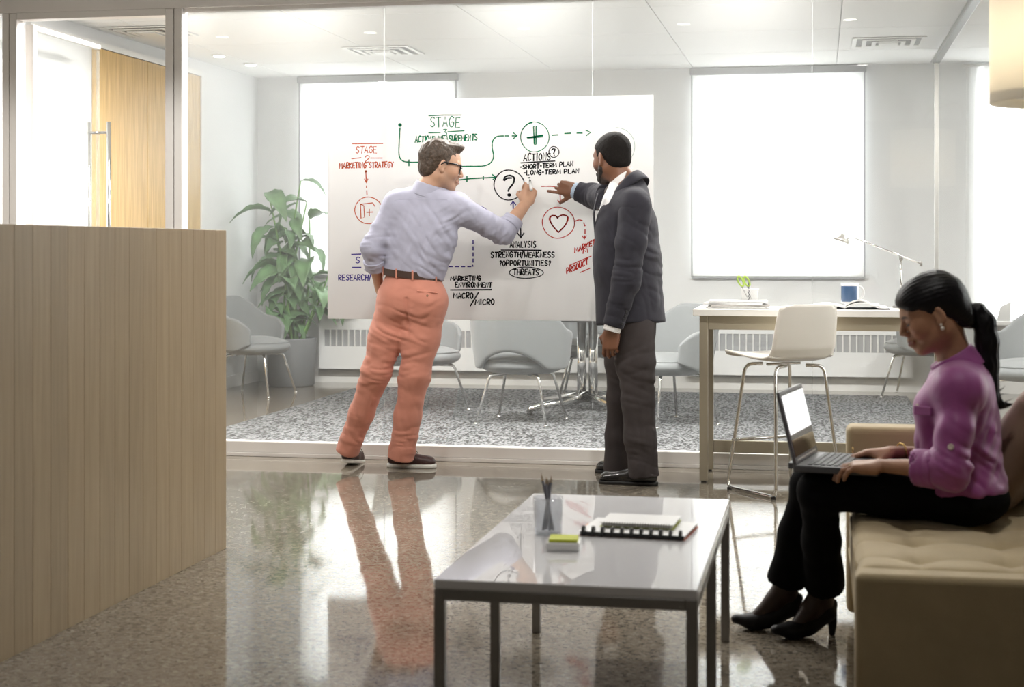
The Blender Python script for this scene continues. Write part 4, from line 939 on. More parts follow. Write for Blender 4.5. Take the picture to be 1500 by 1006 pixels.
# orange
strokes(T, txt('STAGE', 521, 552, 224, 10), 'o', .9, 'orange word STAGE'); strokes(T, txt('2', 534, 541, 237, 10), 'o', 1.0, 'orange numeral 2')
strokes(LN, [[(516, 210.5), (561, 210)], [(515, 232.5), (529, 231)], [(543, 231.5), (560, 231.5)]], 'o', 1.1)
strokes(T, txt('MARKETING STRATEGY', 497, 576, 246.5, 8, -.02), 'o', 1.4, 'orange line MARKETING STRATEGY')
strokes(AR, [[(536, 252), (536.5, 266)], [(534, 262), (536.7, 268), (539, 262)], [(537, 272), (537, 275)], [(537.3, 279), (537.6, 285)]], 'o', 1.2); strokes('marker_dot', [circ(536, 251, .7, .7)], 'o', 1.8)
strokes(CI, [circ(540, 308, 20, 19.5)], 'o', .9)
strokes('marker_box', [[(528, 299), (529, 320), (534, 318), (533, 301), (528, 299)], [(529, 299), (546, 297), (549, 302)], [(541, 306), (541, 316)], [(537, 311), (546, 310.5)]], 'o', 1.1)
# black
strokes(CI, [circ(746, 271, 22, 22)], 'k', 1.4)
strokes('marker_question_mark', [sm([(738, 264), (740, 259), (747, 257), (753, 260), (752, 268), (746, 276), (744.5, 280)]), sm([(739, 264), (743, 261), (749, 260.5)]), circ(746, 285.5, 1.6, 1.2)], 'k', 2.2)
strokes(T, txt('ACTIONS', 767, 806, 235.5, 10.5, -.02), 'k', 1.5, 'black word ACTIONS'); strokes(LN, [[(763, 238.5), (790, 237), (813, 235.8)]], 'k', 1.5)
strokes(CI, [circ(811.5, 222.5, 7.3, 8)], 'k', 1.1); strokes('marker_question_mark', [sm([(808, 220), (810, 218), (813, 218.5), (812, 222), (811, 225)]), [(811.5, 227.5), (812.2, 227.5)]], 'k', 1.6)
strokes(T, txt('-SHORT-TERM PLAN', 762, 839, 248, 6.3, -.065, .30), 'k', 1.5, 'black line SHORT-TERM PLAN'); strokes(T, txt('-LONG-TERM PLAN', 767, 848, 256.3, 6.3, -.035), 'k', 1.5, 'black line LONG-TERM PLAN')
strokes(LN, [[(773.5, 260.5), (776.5, 260)], [(875, 262.5), (882, 261.8)]], 'k', 1.5)
strokes(AR, [[(762, 288), (762, 320), (763, 347)], [(758, 341), (763, 348.5), (767.5, 341)]], 'k', 1.7)
strokes(T, txt('ANALYSIS', 747, 785, 362.5, 8.5, -.01), 'k', 1.5, 'black word ANALYSIS'); strokes(LN, [[(734, 366), (793, 366.5)]], 'k', 1.5)
strokes(T, txt('STRENGTH/WEAKNESS', 719, 812, 377, 8), 'k', 1.6, 'black line STRENGTH/WEAKNESS'); strokes(T, txt('?OPPORTUNITIES?', 732, 806, 389, 7.5), 'k', 1.5, 'black line OPPORTUNITIES')
strokes(T, txt('THREATS', 752, 789, 402.5, 8), 'k', 1.5, 'black word THREATS'); strokes(CI, [circ(771, 399.3, 24.5, 8.2)], 'k', 1.2)
strokes(T, txt('MARKETING', 660, 704, 410.5, 6.5), 'k', 1.6, 'black word MARKETING'); strokes(T, txt('ENVIRONMENT', 667, 720, 420.5, 7), 'k', 1.6, 'black word ENVIRONMENT'); strokes(LN, [[(660, 424.5), (720, 424)]], 'k', 1.7)
strokes(T, txt('MACRO', 664, 693, 437, 8) + [[(689, 448), (701, 428)]], 'k', 1.6, 'black word MACRO'); strokes(T, txt('MICRO', 696, 724, 446, 7.5), 'k', 1.6, 'black word MICRO')
strokes(LN, [[(652, 283), (662, 279)], sm([(666, 293), (668, 290), (671, 294), (673, 291), (674, 297), (679, 294)])], 'k', 1.5)
# violet
strokes(CI, [circ(699, 322, 20, 21, -2.6, .6), circ(701, 323, 18, 20, -2.0, .5)], 'v', 1.2); strokes(LN, [sm([(690, 322), (694, 316), (700, 318), (697, 326)])], 'v', 1.4)
strokes(LN, [[(720, 325), (745, 325)]], 'v', 1.5); strokes(AR, [[(752.5, 322), (751.5, 296)], [(748, 300), (751.5, 294.5), (755.5, 300)]], 'v', 1.5)
strokes(LN, [[(693, 352 + 9 * i), (693, 357 + 9 * i)] for i in range(4)] + [[(690 - 9 * i, 390.3), (685 - 9 * i, 390.3)] for i in range(4)] + [[(693, 390), (692, 388)]], 'v', 1.5)
strokes(T, txt('RESEARCH/', 496, 543, 410.5, 8), 'v', 1.3, 'violet word RESEARCH'); strokes(T, txt('S', 521, 527, 385, 8), 'v', 1.2); strokes(T, txt('1', 533, 538, 395.5, 7), 'v', 1.3); strokes(LN, [[(515, 372.5), (529, 372)], [(516, 391.5), (529, 391.5)]], 'v', 1.3)
# red
strokes(AR, [sm([(793, 273), (808, 273), (816, 275), (820, 282), (821, 297)]), [(817, 293), (821, 299.5), (824, 294)]], 'r', 1.2)
strokes(CI, [circ(818, 326, 23.3, 22.8)], 'r', .9)
for dx_, w_ in ((0, 1.7), (.9, 1.1)): strokes('marker_heart', [sm([(818 + dx_, 340), (810, 331), (805 + dx_, 321), (808 + dx_, 316), (814, 316), (817, 320)]), sm([(816, 319), (823, 315), (830, 316), (832 - dx_, 321), (827, 331), (818, 340)])], 'r', w_)
strokes(AR, [sm([(842, 324), (848, 322), (853, 323)]), sm([(855, 326), (857, 331)]), [(857, 336), (857, 342)], [(856.5, 345), (856, 349)], [(853, 345.5), (856, 350), (859, 345)]], 'r', 1.3)
strokes(T, txt('MARKET', 842, 872, 370, 7, -.42), 'r', 1.6, 'red slanted word starting MARKE'); strokes(T, txt('M', 854, 861, 371, 6, -.3), 'r', 1.4); strokes(LN, [[(834, 388.5), (866, 375)], [(850, 399), (864, 393)]], 'r', 1.0)
strokes(T, txt('PRODUCT', 830, 861, 401, 8, -.46), 'r', 1.4, 'red slanted word PRODUCT')
# ------------------------------------------------------------------ people
def lerp(a, b, t): return np.asarray(a) * (1 - t) + np.asarray(b) * t
def ncol(V, c, v=.05, f=40): return np.asarray(c)[None, :] * (1 + v * vnoise(V, f))[:, None]
def g3(P, c, r): return np.exp(-((P - c) ** 2).sum(1) / (r * r))
def skinfn(base, T, B, c, s, lips=(.40, .12, .10), brow=(.10, .06, .04), stub=None):
    def f(V):
        C = ncol(V, base, .04, 60); L = (V - c) @ B / s; x, y, z = L[:, 0], L[:, 1], L[:, 2]
        hd = (np.abs(x) < .14) & (np.abs(y) < .11) & (np.abs(z) < .16)
        def mixc(C, m, col): return C * (1 - m[:, None]) + np.asarray(col)[None] * m[:, None]
        if stub is not None:
            m = np.clip((-.018 - z) / .03, 0, 1) * np.clip((x - .0) / .03, 0, 1) * hd; C = mixc(C, m * stub[1], stub[0])
        m = np.exp(-((z + .0575) / .0075) ** 4) * np.exp(-(y / .021) ** 4) * (x > .088) * hd; C = mixc(C, m, lips)
        for q in (1, -1):
            m = np.exp(-((z - .030 + .35 * (np.abs(y) - .03) ** 2 * 20) / .0045) ** 4) * np.exp(-((y - q * .030) / .018) ** 4) * (x > .06) * hd; C = mixc(C, m, brow)
            m = np.exp(-((z - .004) / .0035) ** 2) * np.exp(-((y - q * .032) / .015) ** 4) * (x > .07) * hd; C = mixc(C, m * .85, brow)
        m = np.exp(-(((x - .07) / .03) ** 2 + ((np.abs(y) - .045) / .02) ** 2 + ((z + .02) / .025) ** 2)) * hd; C = mixc(C, m * .25, np.asarray(base) * [1.25, .8, .8])
        return C
    return f
M_SKIN = pm('skin', (.5, .3, .2), .48, attr=True, sub=.08, bump=(500, .03))
def eyes(T, B, s, parent, white=(.7, .68, .65), iris=(.06, .04, .03)):
    for q in (1, -1):
        c = T(.0795, q * .031, .009); e = lathe('eye', [(.0003, -.0122 * s)] + [(.0122 * s * math.cos(a), .0122 * s * math.sin(a)) for a in np.linspace(-1.4, 1.4, 11)] + [(.0003, .0122 * s)], c, pm('eye_white', white, .15), parent, n=20)
        i = lathe('iris', [(.0003, .0118 * s), (.0055 * s, .0112 * s), (.0003, .0126 * s)], (0, 0, 0), pm('iris_dark', iris, .1), e, n=16, org=(0, 0, 0))
        i.matrix_local = Matrix.Translation(Vector(c - org_of(e))) @ Matrix((B @ roty(math.pi / 2)).tolist()).to_4x4()
def folds(*L):
    """L: (centre, direction across the folds, wavelength, amplitude, radius, phase)"""
    def f(P):
        d = np.zeros(len(P)); w = vnoise(P, 9) * .9 + vnoise(P, 4) * .8
        for c, dr, wl, am, rad, ph in L:
            q = P - np.asarray(c); e1 = nrm(dr); e2 = nrm(np.cross(e1, [.3, 1, .2])); e3 = np.cross(e1, e2)
            k_ = np.stack([q @ e1 / (wl * .62) + ph * 3.7 + 5 + w * .45, q @ e2 / (wl * 3.2) + ph, q @ e3 / (wl * 3.2) + 2], 1)
            d += am * (np.abs(vnoise(k_, 1.0)) * 2.6 - .8) * -g3(P, np.asarray(c), rad * 1.25)
        return d + .0022 * vnoise(P, 9) + .0009 * vnoise(P, 30)
    return f
def lace(parent, pts, r, mat, nm='lace'): return tube(nm, smooth_path(pts, 6), r, mat, parent, n=6)

def on_cloth(o, x, y, lift=0.0):
    bpy.context.view_layer.update(); mi = o.matrix_world.inverted(); d = Vector(ray(x, y)).normalized()
    ok, p, n, i = o.ray_cast(mi @ Vector(C_), (mi.to_3x3() @ d)); R = o.matrix_world.to_3x3(); n = (R @ n).normalized(); return np.array(o.matrix_world @ p) + np.array(n) * lift, np.array(n)
def nframe(n): n = nrm(n); x = nrm(np.cross(U_, n)); return np.stack([x, np.cross(n, x), n], 1)
def put_button(nm, o, x, y, r, mat):
    c, n = on_cloth(o, x, y, -.001); V, F = latheVF([(.001, 0), (r, .001), (r, .004), (r * .8, .0048), (.001, .004)], (0, 0, 0), 18); mk(nm, V @ nframe(n).T + c, F, mat, o, smooth=False)
# ============ the man in the blue shirt
A = at; Y1 = 8.18
m1 = empty('person', (-2.34, 8.24, 0), 'man in lavender shirt and coral trousers writing on the whiteboard', 'person')
nb1 = A(628, 276, 8.19); hc1 = A(646, 245, 8.20); B1 = frame((.86, .42, -.20)); hs = 1.03
shL, shR = A(582, 300, 8.19), A(669, 304, 8.22); elL, elR = A(545, 362, 8.13), A(737, 341, 8.36); wrL, wrR = A(556, 424, 8.26), A(771, 297, 8.475)
pel = A(603, 432, 8.2); hpL, hpR = A(583, 440, 8.2), A(625, 442, 8.2); knL, knR = A(551, 545, 8.16), A(608, 548, 8.17); anL, anR = A(509, 652, 8.28), A(590, 664, 8.22)
ch1 = A(622, 322, 8.2); wa1 = A(605, 392, 8.2)
cut_f = nrm(wrR - elR)
Sh = Sdf(.0035); T1 = head(Sh, hc1, B1, hs, neck=nb1, nr=(.056, .060))
Sh.cone(nb1, nb1 + [0, 0, -.06], .060, .065, .03)
SH2 = Sdf(.0032); hf1 = nrm([.18, .36, .80]); tips1 = hand(SH2, wrR, hf1, (-.45, .85, -.15), True, curl=((.75, 1.0, .5), (.95, 1.1, .6), (1.15, 1.2, .6), (1.25, 1.2, .6)), thumb=(1.0, .75), s=1.02, fore=lerp(elR, wrR, .25), rw=.0285, rf=.043)
SH3 = Sdf(.004); hand(SH3, wrL, (.10, .25, -1), (.8, .3, 0), False, curl=(.4, .4, .4, .4), fore=lerp(elL, wrL, .1), rw=.029, rf=.044)
SB = Sdf(.014); SB.cone(ch1 + [0, 0, .06], wa1, .14, .13, .05, n=(0, 1, 0), fl=.65); SB.cone(wa1, pel, .13, .135, .05, n=(0, 1, 0), fl=.68)
for a, b in ((shL, elL), (shR, elR)): SB.cone(a, b, .05, .038, .04)
SB.cone(elL, lerp(elL, wrL, .5), .038, .034, .02); SB.cone(elR, lerp(elR, wrR, .5), .038, .034, .02)
SB.cone(shL, nb1 - [0, 0, .07], .045, .05, .04); SB.cone(shR, nb1 - [0, 0, .07], .045, .05, .04)
for h_, k_, a_ in ((hpL, knL, anL), (hpR, knR, anR)): SB.cone(h_, k_, .075, .05, .04); SB.cone(k_, a_, .05, .035, .03)
sk1 = (.56, .33, .22)
sdf_multi('body', [Sh, SH2, SH3, SB], M_SKIN, m1, skinfn(sk1, T1, B1, hc1, hs, lips=(.46, .22, .17), stub=((.36, .23, .17), .55), brow=(.14, .08, .05)))
eyes(T1, B1, hs, m1)
# hair: short, brushed up at the front, thinner at the sides
SHr = Sdf(.0035)
SHr.ell(T1(-.022, 0, .052), np.array([.109, .083, .093]) * hs, B1); SHr.ell(T1(.045, 0, .112), np.array([.052, .058, .030]) * hs, B1 @ roty(-.25), k=.02); SHr.ell(T1(-.06, 0, -.01), np.array([.058, .066, .068]) * hs, B1, k=.02)
SHr.cone(T1(.008, .074, .03), T1(.012, .077, -.012), .010 * hs, .006 * hs, .012); SHr.cone(T1(.008, -.074, .03), T1(.012, -.077, -.012), .010 * hs, .006 * hs, .012)
hl = B1 @ nrm([.80, 0, -.60]); SHr.half(T1(.070, 0, .070), hl, .010)
hl2 = B1 @ nrm([.45, 0, -.9]); SHr.half(T1(-.035, 0, -.045), hl2, .01)
for q in (1, -1): SHr.ell(T1(.075, q * .085, .035), np.array([.050, .03, .05]) * hs, B1, k=.01, mode='s'); SHr.ell(T1(-.004, q * .09, -.006), np.array([.026, .028, .034]) * hs, B1, k=.006, mode='s')
def hairp(P):
    L = (P - hc1) @ B1; s_ = np.stack([L[:, 0] * 1.0 + L[:, 2] * .7, L[:, 1] * 1.6, L[:, 2] * .5 - L[:, 0] * .5], 1)
    return .0032 * vnoise(s_ * [.6, 1.3, 1], 62) + .0022 * vnoise(s_ * [.5, 1.6, 1], 140) - .004 * np.clip((L[:, 2] - .08) / .05, 0, 1)
def hairc(V):
    L = (V - hc1) @ B1; C = ncol(V, (.066, .043, .028), .45, 170); m = np.clip((.035 - L[:, 2]) / .07, 0, 1) * np.clip((L[:, 0] + .05) / .06, 0, 1)
    return C * (1 - m[:, None]) + np.array([.27, .22, .18])[None] * m[:, None]
sdf_obj('hair', SHr, pm('brown_hair', (.1, .06, .04), .55, attr=True, bump=(260, .5, (1, 1, .3)), var=(160, .35)), m1, post=hairp, colfn=hairc, smooth_it=0)
# glasses
M_SPEC = pm('black_acetate', (.012, .010, .010), .2, coat=.5)
gl = empty('glasses', T1(.1, 0, .012), parent=m1)
for q in (1, -1):
    P = [T1(.103 - .012 * max(0, abs(y)) / .05, q * y, z) for y, z in ((.012, .026), (.052, .028), (.055, .010), (.046, -.014), (.022, -.014), (.012, .004))]
    tube('lens_rim', smooth_path(P, 5, True), .0034 * hs, M_SPEC, gl, closed=True, n=8)
    tube('temple_arm', [T1(.095, q * .056, .024), T1(.06, q * .076, .025), T1(-.006, q * .086, .022), T1(-.022, q * .086, .006)], .0040 * hs, M_SPEC, gl, n=8)
tube('bridge', [T1(.105, .012, .016), T1(.110, 0, .019), T1(.105, -.012, .016)], .003 * hs, M_SPEC, gl, n=8)
# shirt
M_SHIRT = pm('lavender_cotton', (.45, .45, .56), .85, bump=(700, .08), var=(7, .04))
fv = np.array([.12, .99, 0]); S = Sdf(.006)
S.cone(A(618, 334, 8.2), A(612, 356, 8.205), .198, .192, .05, n=fv, fl=.58); S.cone(A(612, 356, 8.205), A(605, 401, 8.2), .192, .165, .06, n=fv, fl=.66, cut1=True)
S.cone(shL, shR, .076, .076, .08, n=fv, fl=1.0); S.cone(shL + [.02, 0, -.01], nb1 + [0, 0, -.040], .068, .066, .05); S.cone(shR + [-.02, 0, -.01], nb1 + [0, 0, -.040], .068, .066, .05)
S.cone(shL, elL, .072, .060, .03); S.cone(elL, lerp(elL, wrL, .42), .060, .055, .02, cut1=True)
S.cone(shR, elR, .076, .064, .03); S.cone(elR, lerp(elR, wrR, .36), .064, .052, .02, cut1=True)
S.cone(A(608, 385, 8.2), A(605, 404, 8.2), .168, .166, .02, n=fv, fl=.68, cut1=True)
bl = nrm(shR - shL)
wr = folds((A(668, 335, 8.1), (-.5, 0, 1), .035, .0065, .10, 0), (A(636, 358, 8.08), (.75, 0, .55), .050, .0065, .16, 1.0), (A(590, 350, 8.08), (1, 0, -.35), .055, .0055, .17, .4), (A(628, 392, 8.09), (.6, 0, .8), .034, .005, .10, 2),
           (elL, (0, 0, 1), .032, .006, .085, 0), (A(548, 384, 8.15), (.3, 0, 1), .020, .005, .05, 1), (lerp(shR, elR, .45), nrm(elR - shR), .040, .006, .085, 0), (elR + [-.03, -.03, -.01], nrm(elR - shR), .022, .007, .075, 0), (lerp(shL, elL, .4), nrm(elL - shL), .045, .004, .09, 2), (A(600, 300, 8.08), (1, 0, .5), .06, .003, .12, 0))
shirt = sdf_obj('shirt', S, M_SHIRT, m1, post=wr)
S = Sdf(.005); up1 = nrm(nrm(T1(-.028, 0, -.035) - nb1) + [.25, 0, .9]); S.cone(nb1 - up1 * .045, nb1 + up1 * .028, .092, .076, .01, cut1=True, cut0=True); S.cone(nb1 - up1 * .0, nb1 + up1 * .08, .068, .068, .004, mode='s'); sdf_obj('collar', S, M_SHIRT, shirt)
for e_, w_, t_, r_ in ((elL, wrL, .40, .060), (elR, wrR, .33, .058)):
    a_, b_ = lerp(e_, w_, t_ - .10), lerp(e_, w_, t_ + .12); S = Sdf(.004); S.cone(a_, b_, r_ + .003, r_ - .003, .006, cut0=True, cut1=True); d_ = nrm(b_ - a_); S.cone(b_ - d_ * .012, b_ + d_ * .03, r_ - .011, r_ - .012, .003, mode='s')
    sdf_obj('rolled_cuff', S, M_SHIRT, shirt, post=folds(((a_ + b_) / 2, d_, .022, .003, .08, 0)))
# trousers
M_CORAL = pm('coral_chino', (.62, .25, .175), .8, bump=(650, .10), var=(9, .05), sheen=.2)
S = Sdf(.006); hemL, hemR = A(509, 661, 8.285), A(587, 672, 8.23)
S.cone(A(606, 404, 8.2), A(603, 430, 8.19), .152, .168, .04, n=fv, fl=.70, cut0=True); S.ell(A(586, 442, 8.15), (.092, .100, .105), k=.05); S.ell(A(622, 444, 8.15), (.092, .100, .105), k=.05)
S.chain([hpL, lerp(hpL, knL, .5), knL, lerp(knL, hemL, .5)], [.112, .096, .076, .066], .04, k0=.05); S.cone(lerp(knL, hemL, .5), hemL, .066, .066, .03, cut1=True)
S.chain([hpR, lerp(hpR, knR, .5), knR, lerp(knR, hemR, .5)], [.114, .098, .080, .072], .04, k0=.05); S.cone(lerp(knR, hemR, .5), hemR, .072, .072, .03, cut1=True)
wr = folds((A(592, 474, 8.1), (.35, 0, 1), .045, .007, .11, 1.2), (A(560, 505, 8.1), (.55, 0, 1), .045, .006, .12, 0), (knL, (.25, 0, 1), .036, .0075, .11, .5), (knR + [0, -.05, .02], (-.2, 0, 1), .05, .0065, .12, 0), (A(625, 455, 8.08), (-.5, 0, 1), .06, .004, .09, .6),
           (A(592, 650, 8.2), (.1, 0, 1), .036, .006, .10, 0), (A(515, 635, 8.27), (.3, 0, 1), .04, .005, .10, 1), (lerp(knR, hemR, .45), (1, 0, .15), .07, .004, .16, 0), (lerp(knL, hemL, .5), (1, 0, .4), .07, .004, .14, 1))
seamx = A(598, 430, 8.1)[0]
def wr1(P): return wr(P) + .007 * np.exp(-((P[:, 0] - seamx) / .010) ** 2) * (P[:, 1] < 8.17) * np.clip((P[:, 2] - .70) / .03, 0, 1) * (P[:, 2] < .93)
tr = sdf_obj('trousers', S, M_CORAL, m1, post=wr1)
# back pocket welt, button, belt with loops
def ring(c, rx, ry, tilt, n=48): t = np.linspace(0, 2 * math.pi, n + 1)[:-1]; return np.stack([c[0] + rx * np.cos(t), c[1] + ry * np.sin(t), c[2] - tilt * np.cos(t)], 1)
bc = A(605, 402, 8.2); rx, ry = .163, .116
def bandVF(c, rx, ry, tilt, h, t, n=56):
    V, F = [], []
    for i in range(n):
        a = 2 * math.pi * i / n; ca, sa_ = math.cos(a), math.sin(a)
        for (dr, dz_) in ((0, -h / 2), (t, -h / 2), (t, h / 2), (0, h / 2)): V.append([c[0] + (rx + dr) * ca, c[1] + (ry + dr) * sa_, c[2] - tilt * ca + dz_])
    for i in range(n):
        for k_ in range(4): a, b = i * 4 + k_, i * 4 + (k_ + 1) % 4; j = ((i + 1) % n) * 4; F.append([a, j + k_, j + (k_ + 1) % 4, b])
    return np.array(V), F
belt = mk('belt', *bandVF(bc, rx, ry, .018, .036, .004), pm('brown_leather', (.075, .045, .035), .4, bump=(200, .1)), m1, smooth=False)
for a in (-1.95, -1.40, -.55, -2.7):
    p = bc + [(rx + .006) * math.cos(a), (ry + .006) * math.sin(a), -.018 * math.cos(a)]; V, F = boxVF(-.005, .005, -.002, .002, -.026, .026, .001, 1); mk('belt_loop', V @ rotz(a + math.pi / 2).T + p, F, M_CORAL, belt)
# back pocket welt and button, shirt yoke seam
c, n = on_cloth(tr, 626, 427, .0); V, F = boxVF(-.055, .055, -.004, .004, -.002, .0015, .001, 1); mk('pocket_welt', V @ (nframe(n) @ rotz(-.12)).T + c, F, M_CORAL, tr)
put_button('pocket_button', tr, 626, 433, .006, pm('horn_button', (.25, .12, .06), .3))
P = [on_cloth(shirt, x_, 291 + .0022 * (x_ - 618) ** 2 * .6, .0002)[0] for x_ in range(578, 662, 6)]; tube('yoke_seam', smooth_path(P, 3), .0012, M_SHIRT, shirt, n=6)
# marker in the right hand
mt_ = A(776, 262.5, PB - .003); mb_ = mt_ + [.036, -.150, -.064]
mp_ = empty('marker_pen', mb_, 'black marker held against the whiteboard by the man in the shirt', 'marker')
md_ = nrm(mt_ - mb_); tube('barrel', [mb_, mb_ + md_ * .115], .0085, pm('white_barrel', (.85, .85, .84), .35), mp_, n=14); tube('grip', [mb_ + md_ * .1152, mb_ + md_ * .145], [.0078, .0055], M_BLACKP, mp_, n=14); tube('nib', [mb_ + md_ * .1452, mt_ - md_ * .001], [.0028, .0022], M_BLACKP, mp_, n=8)
# boat shoes
def shoe(parent, heel, toe, up_h, mats, sole=.022, w=.045, lift=0.0, laces=True, res=.0045, name='shoe', hl=.055):
    heel = np.asarray(heel, float); toe = np.asarray(toe, float); f = nrm(toe - heel); f[2] = 0; f = nrm(f); l = np.array([-f[1], f[0], 0]); L = np.linalg.norm((toe - heel)[:2]); z0 = heel[2]
    o = empty(name, (heel + toe) / 2, parent=parent); P = lambda x, y, z: heel + f * x + l * y + np.array([0, 0, z + lift * max(0, 1 - x / (L * .55))])
    Sg = Sdf(res); B = np.stack([f, l, U_], 1)
    Sg.cone(P(w * .72, 0, sole / 2), P(L * .45, 0, sole / 2), w * .76, w * .78, .02); Sg.cone(P(L * .45, 0, sole / 2), P(L - w, .002, sole / 2), w * .78, w * 1.02, .02); Sg.half([0, 0, z0 + .0006] if not lift else P(0, 0, .0006), (0, 0, -1) if not lift else nrm([f[0] * -lift / (L * .55), f[1] * -lift / (L * .55), -1]), .001); Sg.half(P(0, 0, sole) if not lift else P(0, 0, sole), (0, 0, 1) if not lift else nrm([f[0] * lift / (L * .55), f[1] * lift / (L * .55), 1]), .002)
    sdf_obj('sole', Sg, mats[1], o, smooth_it=0)
    Sg = Sdf(res); Sg.cone(P(w * .80, 0, sole + .018), P(L * .48, 0, sole + .016), w * .70, w * .72, .02); Sg.cone(P(L * .48, 0, sole + .012), P(L - w * .98, .002, sole + .004), w * .72, w * .88, .03); Sg.cone(P(w * .85, 0, sole + hl - .02), P(L * .42, 0, sole + hl - .012), w * .60, w * .58, .02); Sg.cone(P(L * .45, 0, sole + .038), P(L * .75, 0, sole + .012), w * .55, w * .6, .02)
    Sg.half([0, 0, P(0, 0, sole)[2] + .0005] if not lift else P(0, 0, sole + .0005), (0, 0, -1) if not lift else nrm([f[0] * -lift / (L * .55), f[1] * -lift / (L * .55), -1]), .001); Sg.ell(P(L * .20, 0, sole + hl + .020), np.array([L * .20, w * .52, .035]), B, k=.004, mode='s')
    sdf_obj('upper', Sg, mats[0], o)
    if laces:
        for i in range(3): x = L * (.46 + .07 * i); lace(o, [P(x, -w * .5, sole + .046 - .008 * i), P(x + .006, 0, sole + .060 - .010 * i), P(x, w * .5, sole + .046 - .008 * i)], .0023, mats[2])
        lace(o, [P(L * .46, 0, sole + .062), P(L * .50, -.03, sole + .072), P(L * .58, -.048, sole + .050), P(L * .62, -.052, sole + .030)], .002, mats[2]); lace(o, [P(L * .46, 0, sole + .062), P(L * .52, .02, sole + .074), P(L * .60, .035, sole + .055)], .002, mats[2])
        lace(o, [P(w * .2, -w * .6, sole + .035), P(L * .2, -w * .78, sole + .036), P(L * .42, -w * .72, sole + .035)], .0022, mats[2]); 
        for x in (.10, .22, .36): lathe('eyelet', [(.001, 0), (.004, .001), (.004, .003)], (0, 0, 0), M_CHROME, o, n=10, org=(0, 0, 0)).matrix_local = Matrix.Translation(Vector(P(L * x + .02, -w * .80, sole + .028) - org_of(o))) @ Matrix.Rotation(math.pi / 2, 4, 'X')
    return o
M_BOAT = pm('oxblood_leather', (.055, .022, .020), .42, bump=(220, .12)); M_SOLEW = pm('white_rubber', (.80, .79, .74), .6); M_LACE = pm('leather_lace', (.05, .03, .02), .5)
hR = onz(567, 684, 0); tR = hR + np.array([.272, .02, 0]); shoe(m1, hR, tR, 0, (M_BOAT, M_SOLEW, M_LACE), name='boat_shoe')
hL = onz(507, 683, 0) + [0, -.02, 0]; tL = hL + np.array([.015, .245, 0]); shoe(m1, hL, tL, 0, (M_BOAT, M_SOLEW, M_LACE), lift=.022, name='boat_shoe')

# ============ the man in the blazer
m2 = empty('person', (-.97, 8.03, 0), 'man in charcoal blazer pointing at the whiteboard', 'person')
f2 = nrm([-.95, .30, 0]); l2 = np.array([-f2[1], f2[0], 0])
nb2 = A(917, 268, 8.04); hc2 = A(896, 234, 8.06); B2 = frame((-.70, .70, -.10)); hs2 = 1.02
sL, sR = A(931, 302, 7.88), A(893, 290, 8.22); eL, eR = A(918, 408, 7.82), A(872, 288, 8.40); wL, wR = A(896, 484, 7.80), A(842, 279, 8.43)
pe2 = A(927, 455, 8.02)
Sh = Sdf(.0035); T2 = head(Sh, hc2, B2, hs2, neck=nb2, nr=(.061, .066)); Sh.cone(nb2, nb2 + [0, 0, -.06], .066, .07, .03)
Sa = Sdf(.0032); hand(Sa, wL, (-.10, .02, -1), (.15, 1, .05), False, curl=((.35, .7, .4), (.45, .75, .4), (.55, .8, .4), (.6, .8, .4)), thumb=(.9, .45), s=1.03, fore=lerp(eL, wL, .6), rw=.030, rf=.036)
Sb = Sdf(.0032); hand(Sb, wR, (-1, .18, .22), (.05, 1, .1), True, curl=((.05, .15, .1), (.75, 1.2, .7), (.95, 1.3, .7), (1.05, 1.3, .7)), thumb=(-.2, .25), s=1.0, fore=lerp(eR, wR, .4), rw=.030, rf=.036)
SB = Sdf(.014); SB.cone(A(917, 320, 8.05), pe2, .13, .13, .05)
for a, b, c in ((sL, eL, wL), (sR, eR, wR)): SB.cone(a, b, .052, .04, .04); SB.cone(b, c, .04, .028, .02); SB.cone(a, nb2, .05, .06, .05)
hpN, hpF = A(928, 478, 7.93), A(915, 476, 8.10); kN, kF = A(934, 585, 7.90), A(912, 585, 8.11); aN, aF = A(943, 690, 7.90), A(902, 682, 8.17)
for h_, k_, a_ in ((hpN, kN, aN), (hpF, kF, aF)): SB.cone(h_, k_, .075, .05, .04); SB.cone(k_, a_, .05, .038, .03)
sk2 = (.20, .088, .048)
sdf_multi('body', [Sh, Sa, Sb, SB], M_SKIN, m2, skinfn(sk2, T2, B2, hc2, hs2, lips=(.2, .08, .07), brow=(.02, .012, .01), stub=((.022, .014, .011), .9)))
eyes(T2, B2, hs2, m2)
SHr = Sdf(.0035); SHr.ell(T2(-.020, 0, .049), np.array([.1035, .082, .0905]) * hs2, B2); SHr.ell(T2(.024, 0, .040), np.array([.074, .071, .078]) * hs2, B2, k=.02); SHr.ell(T2(-.055, 0, -.005), np.array([.060, .068, .062]) * hs2, B2, k=.02)
SHr.half(T2(.076, 0, .068), B2 @ nrm([.85, 0, -.5]), .006); SHr.half(T2(-.045, 0, -.040), B2 @ nrm([.35, 0, -.95]), .006)
for q in (1, -1): SHr.ell(T2(.080, q * .080, .030), np.array([.052, .034, .048]) * hs2, B2, k=.008, mode='s'); SHr.ell(T2(-.004, q * .09, -.008), np.array([.024, .028, .034]) * hs2, B2, k=.005, mode='s')
sdf_obj('hair', SHr, pm('cropped_black_hair', (.012, .010, .009), .8, ior=1.25, bump=(420, .6), var=(300, .4)), m2, post=lambda P: .0014 * vnoise(P, 150))
Sbd = Sdf(.0035)
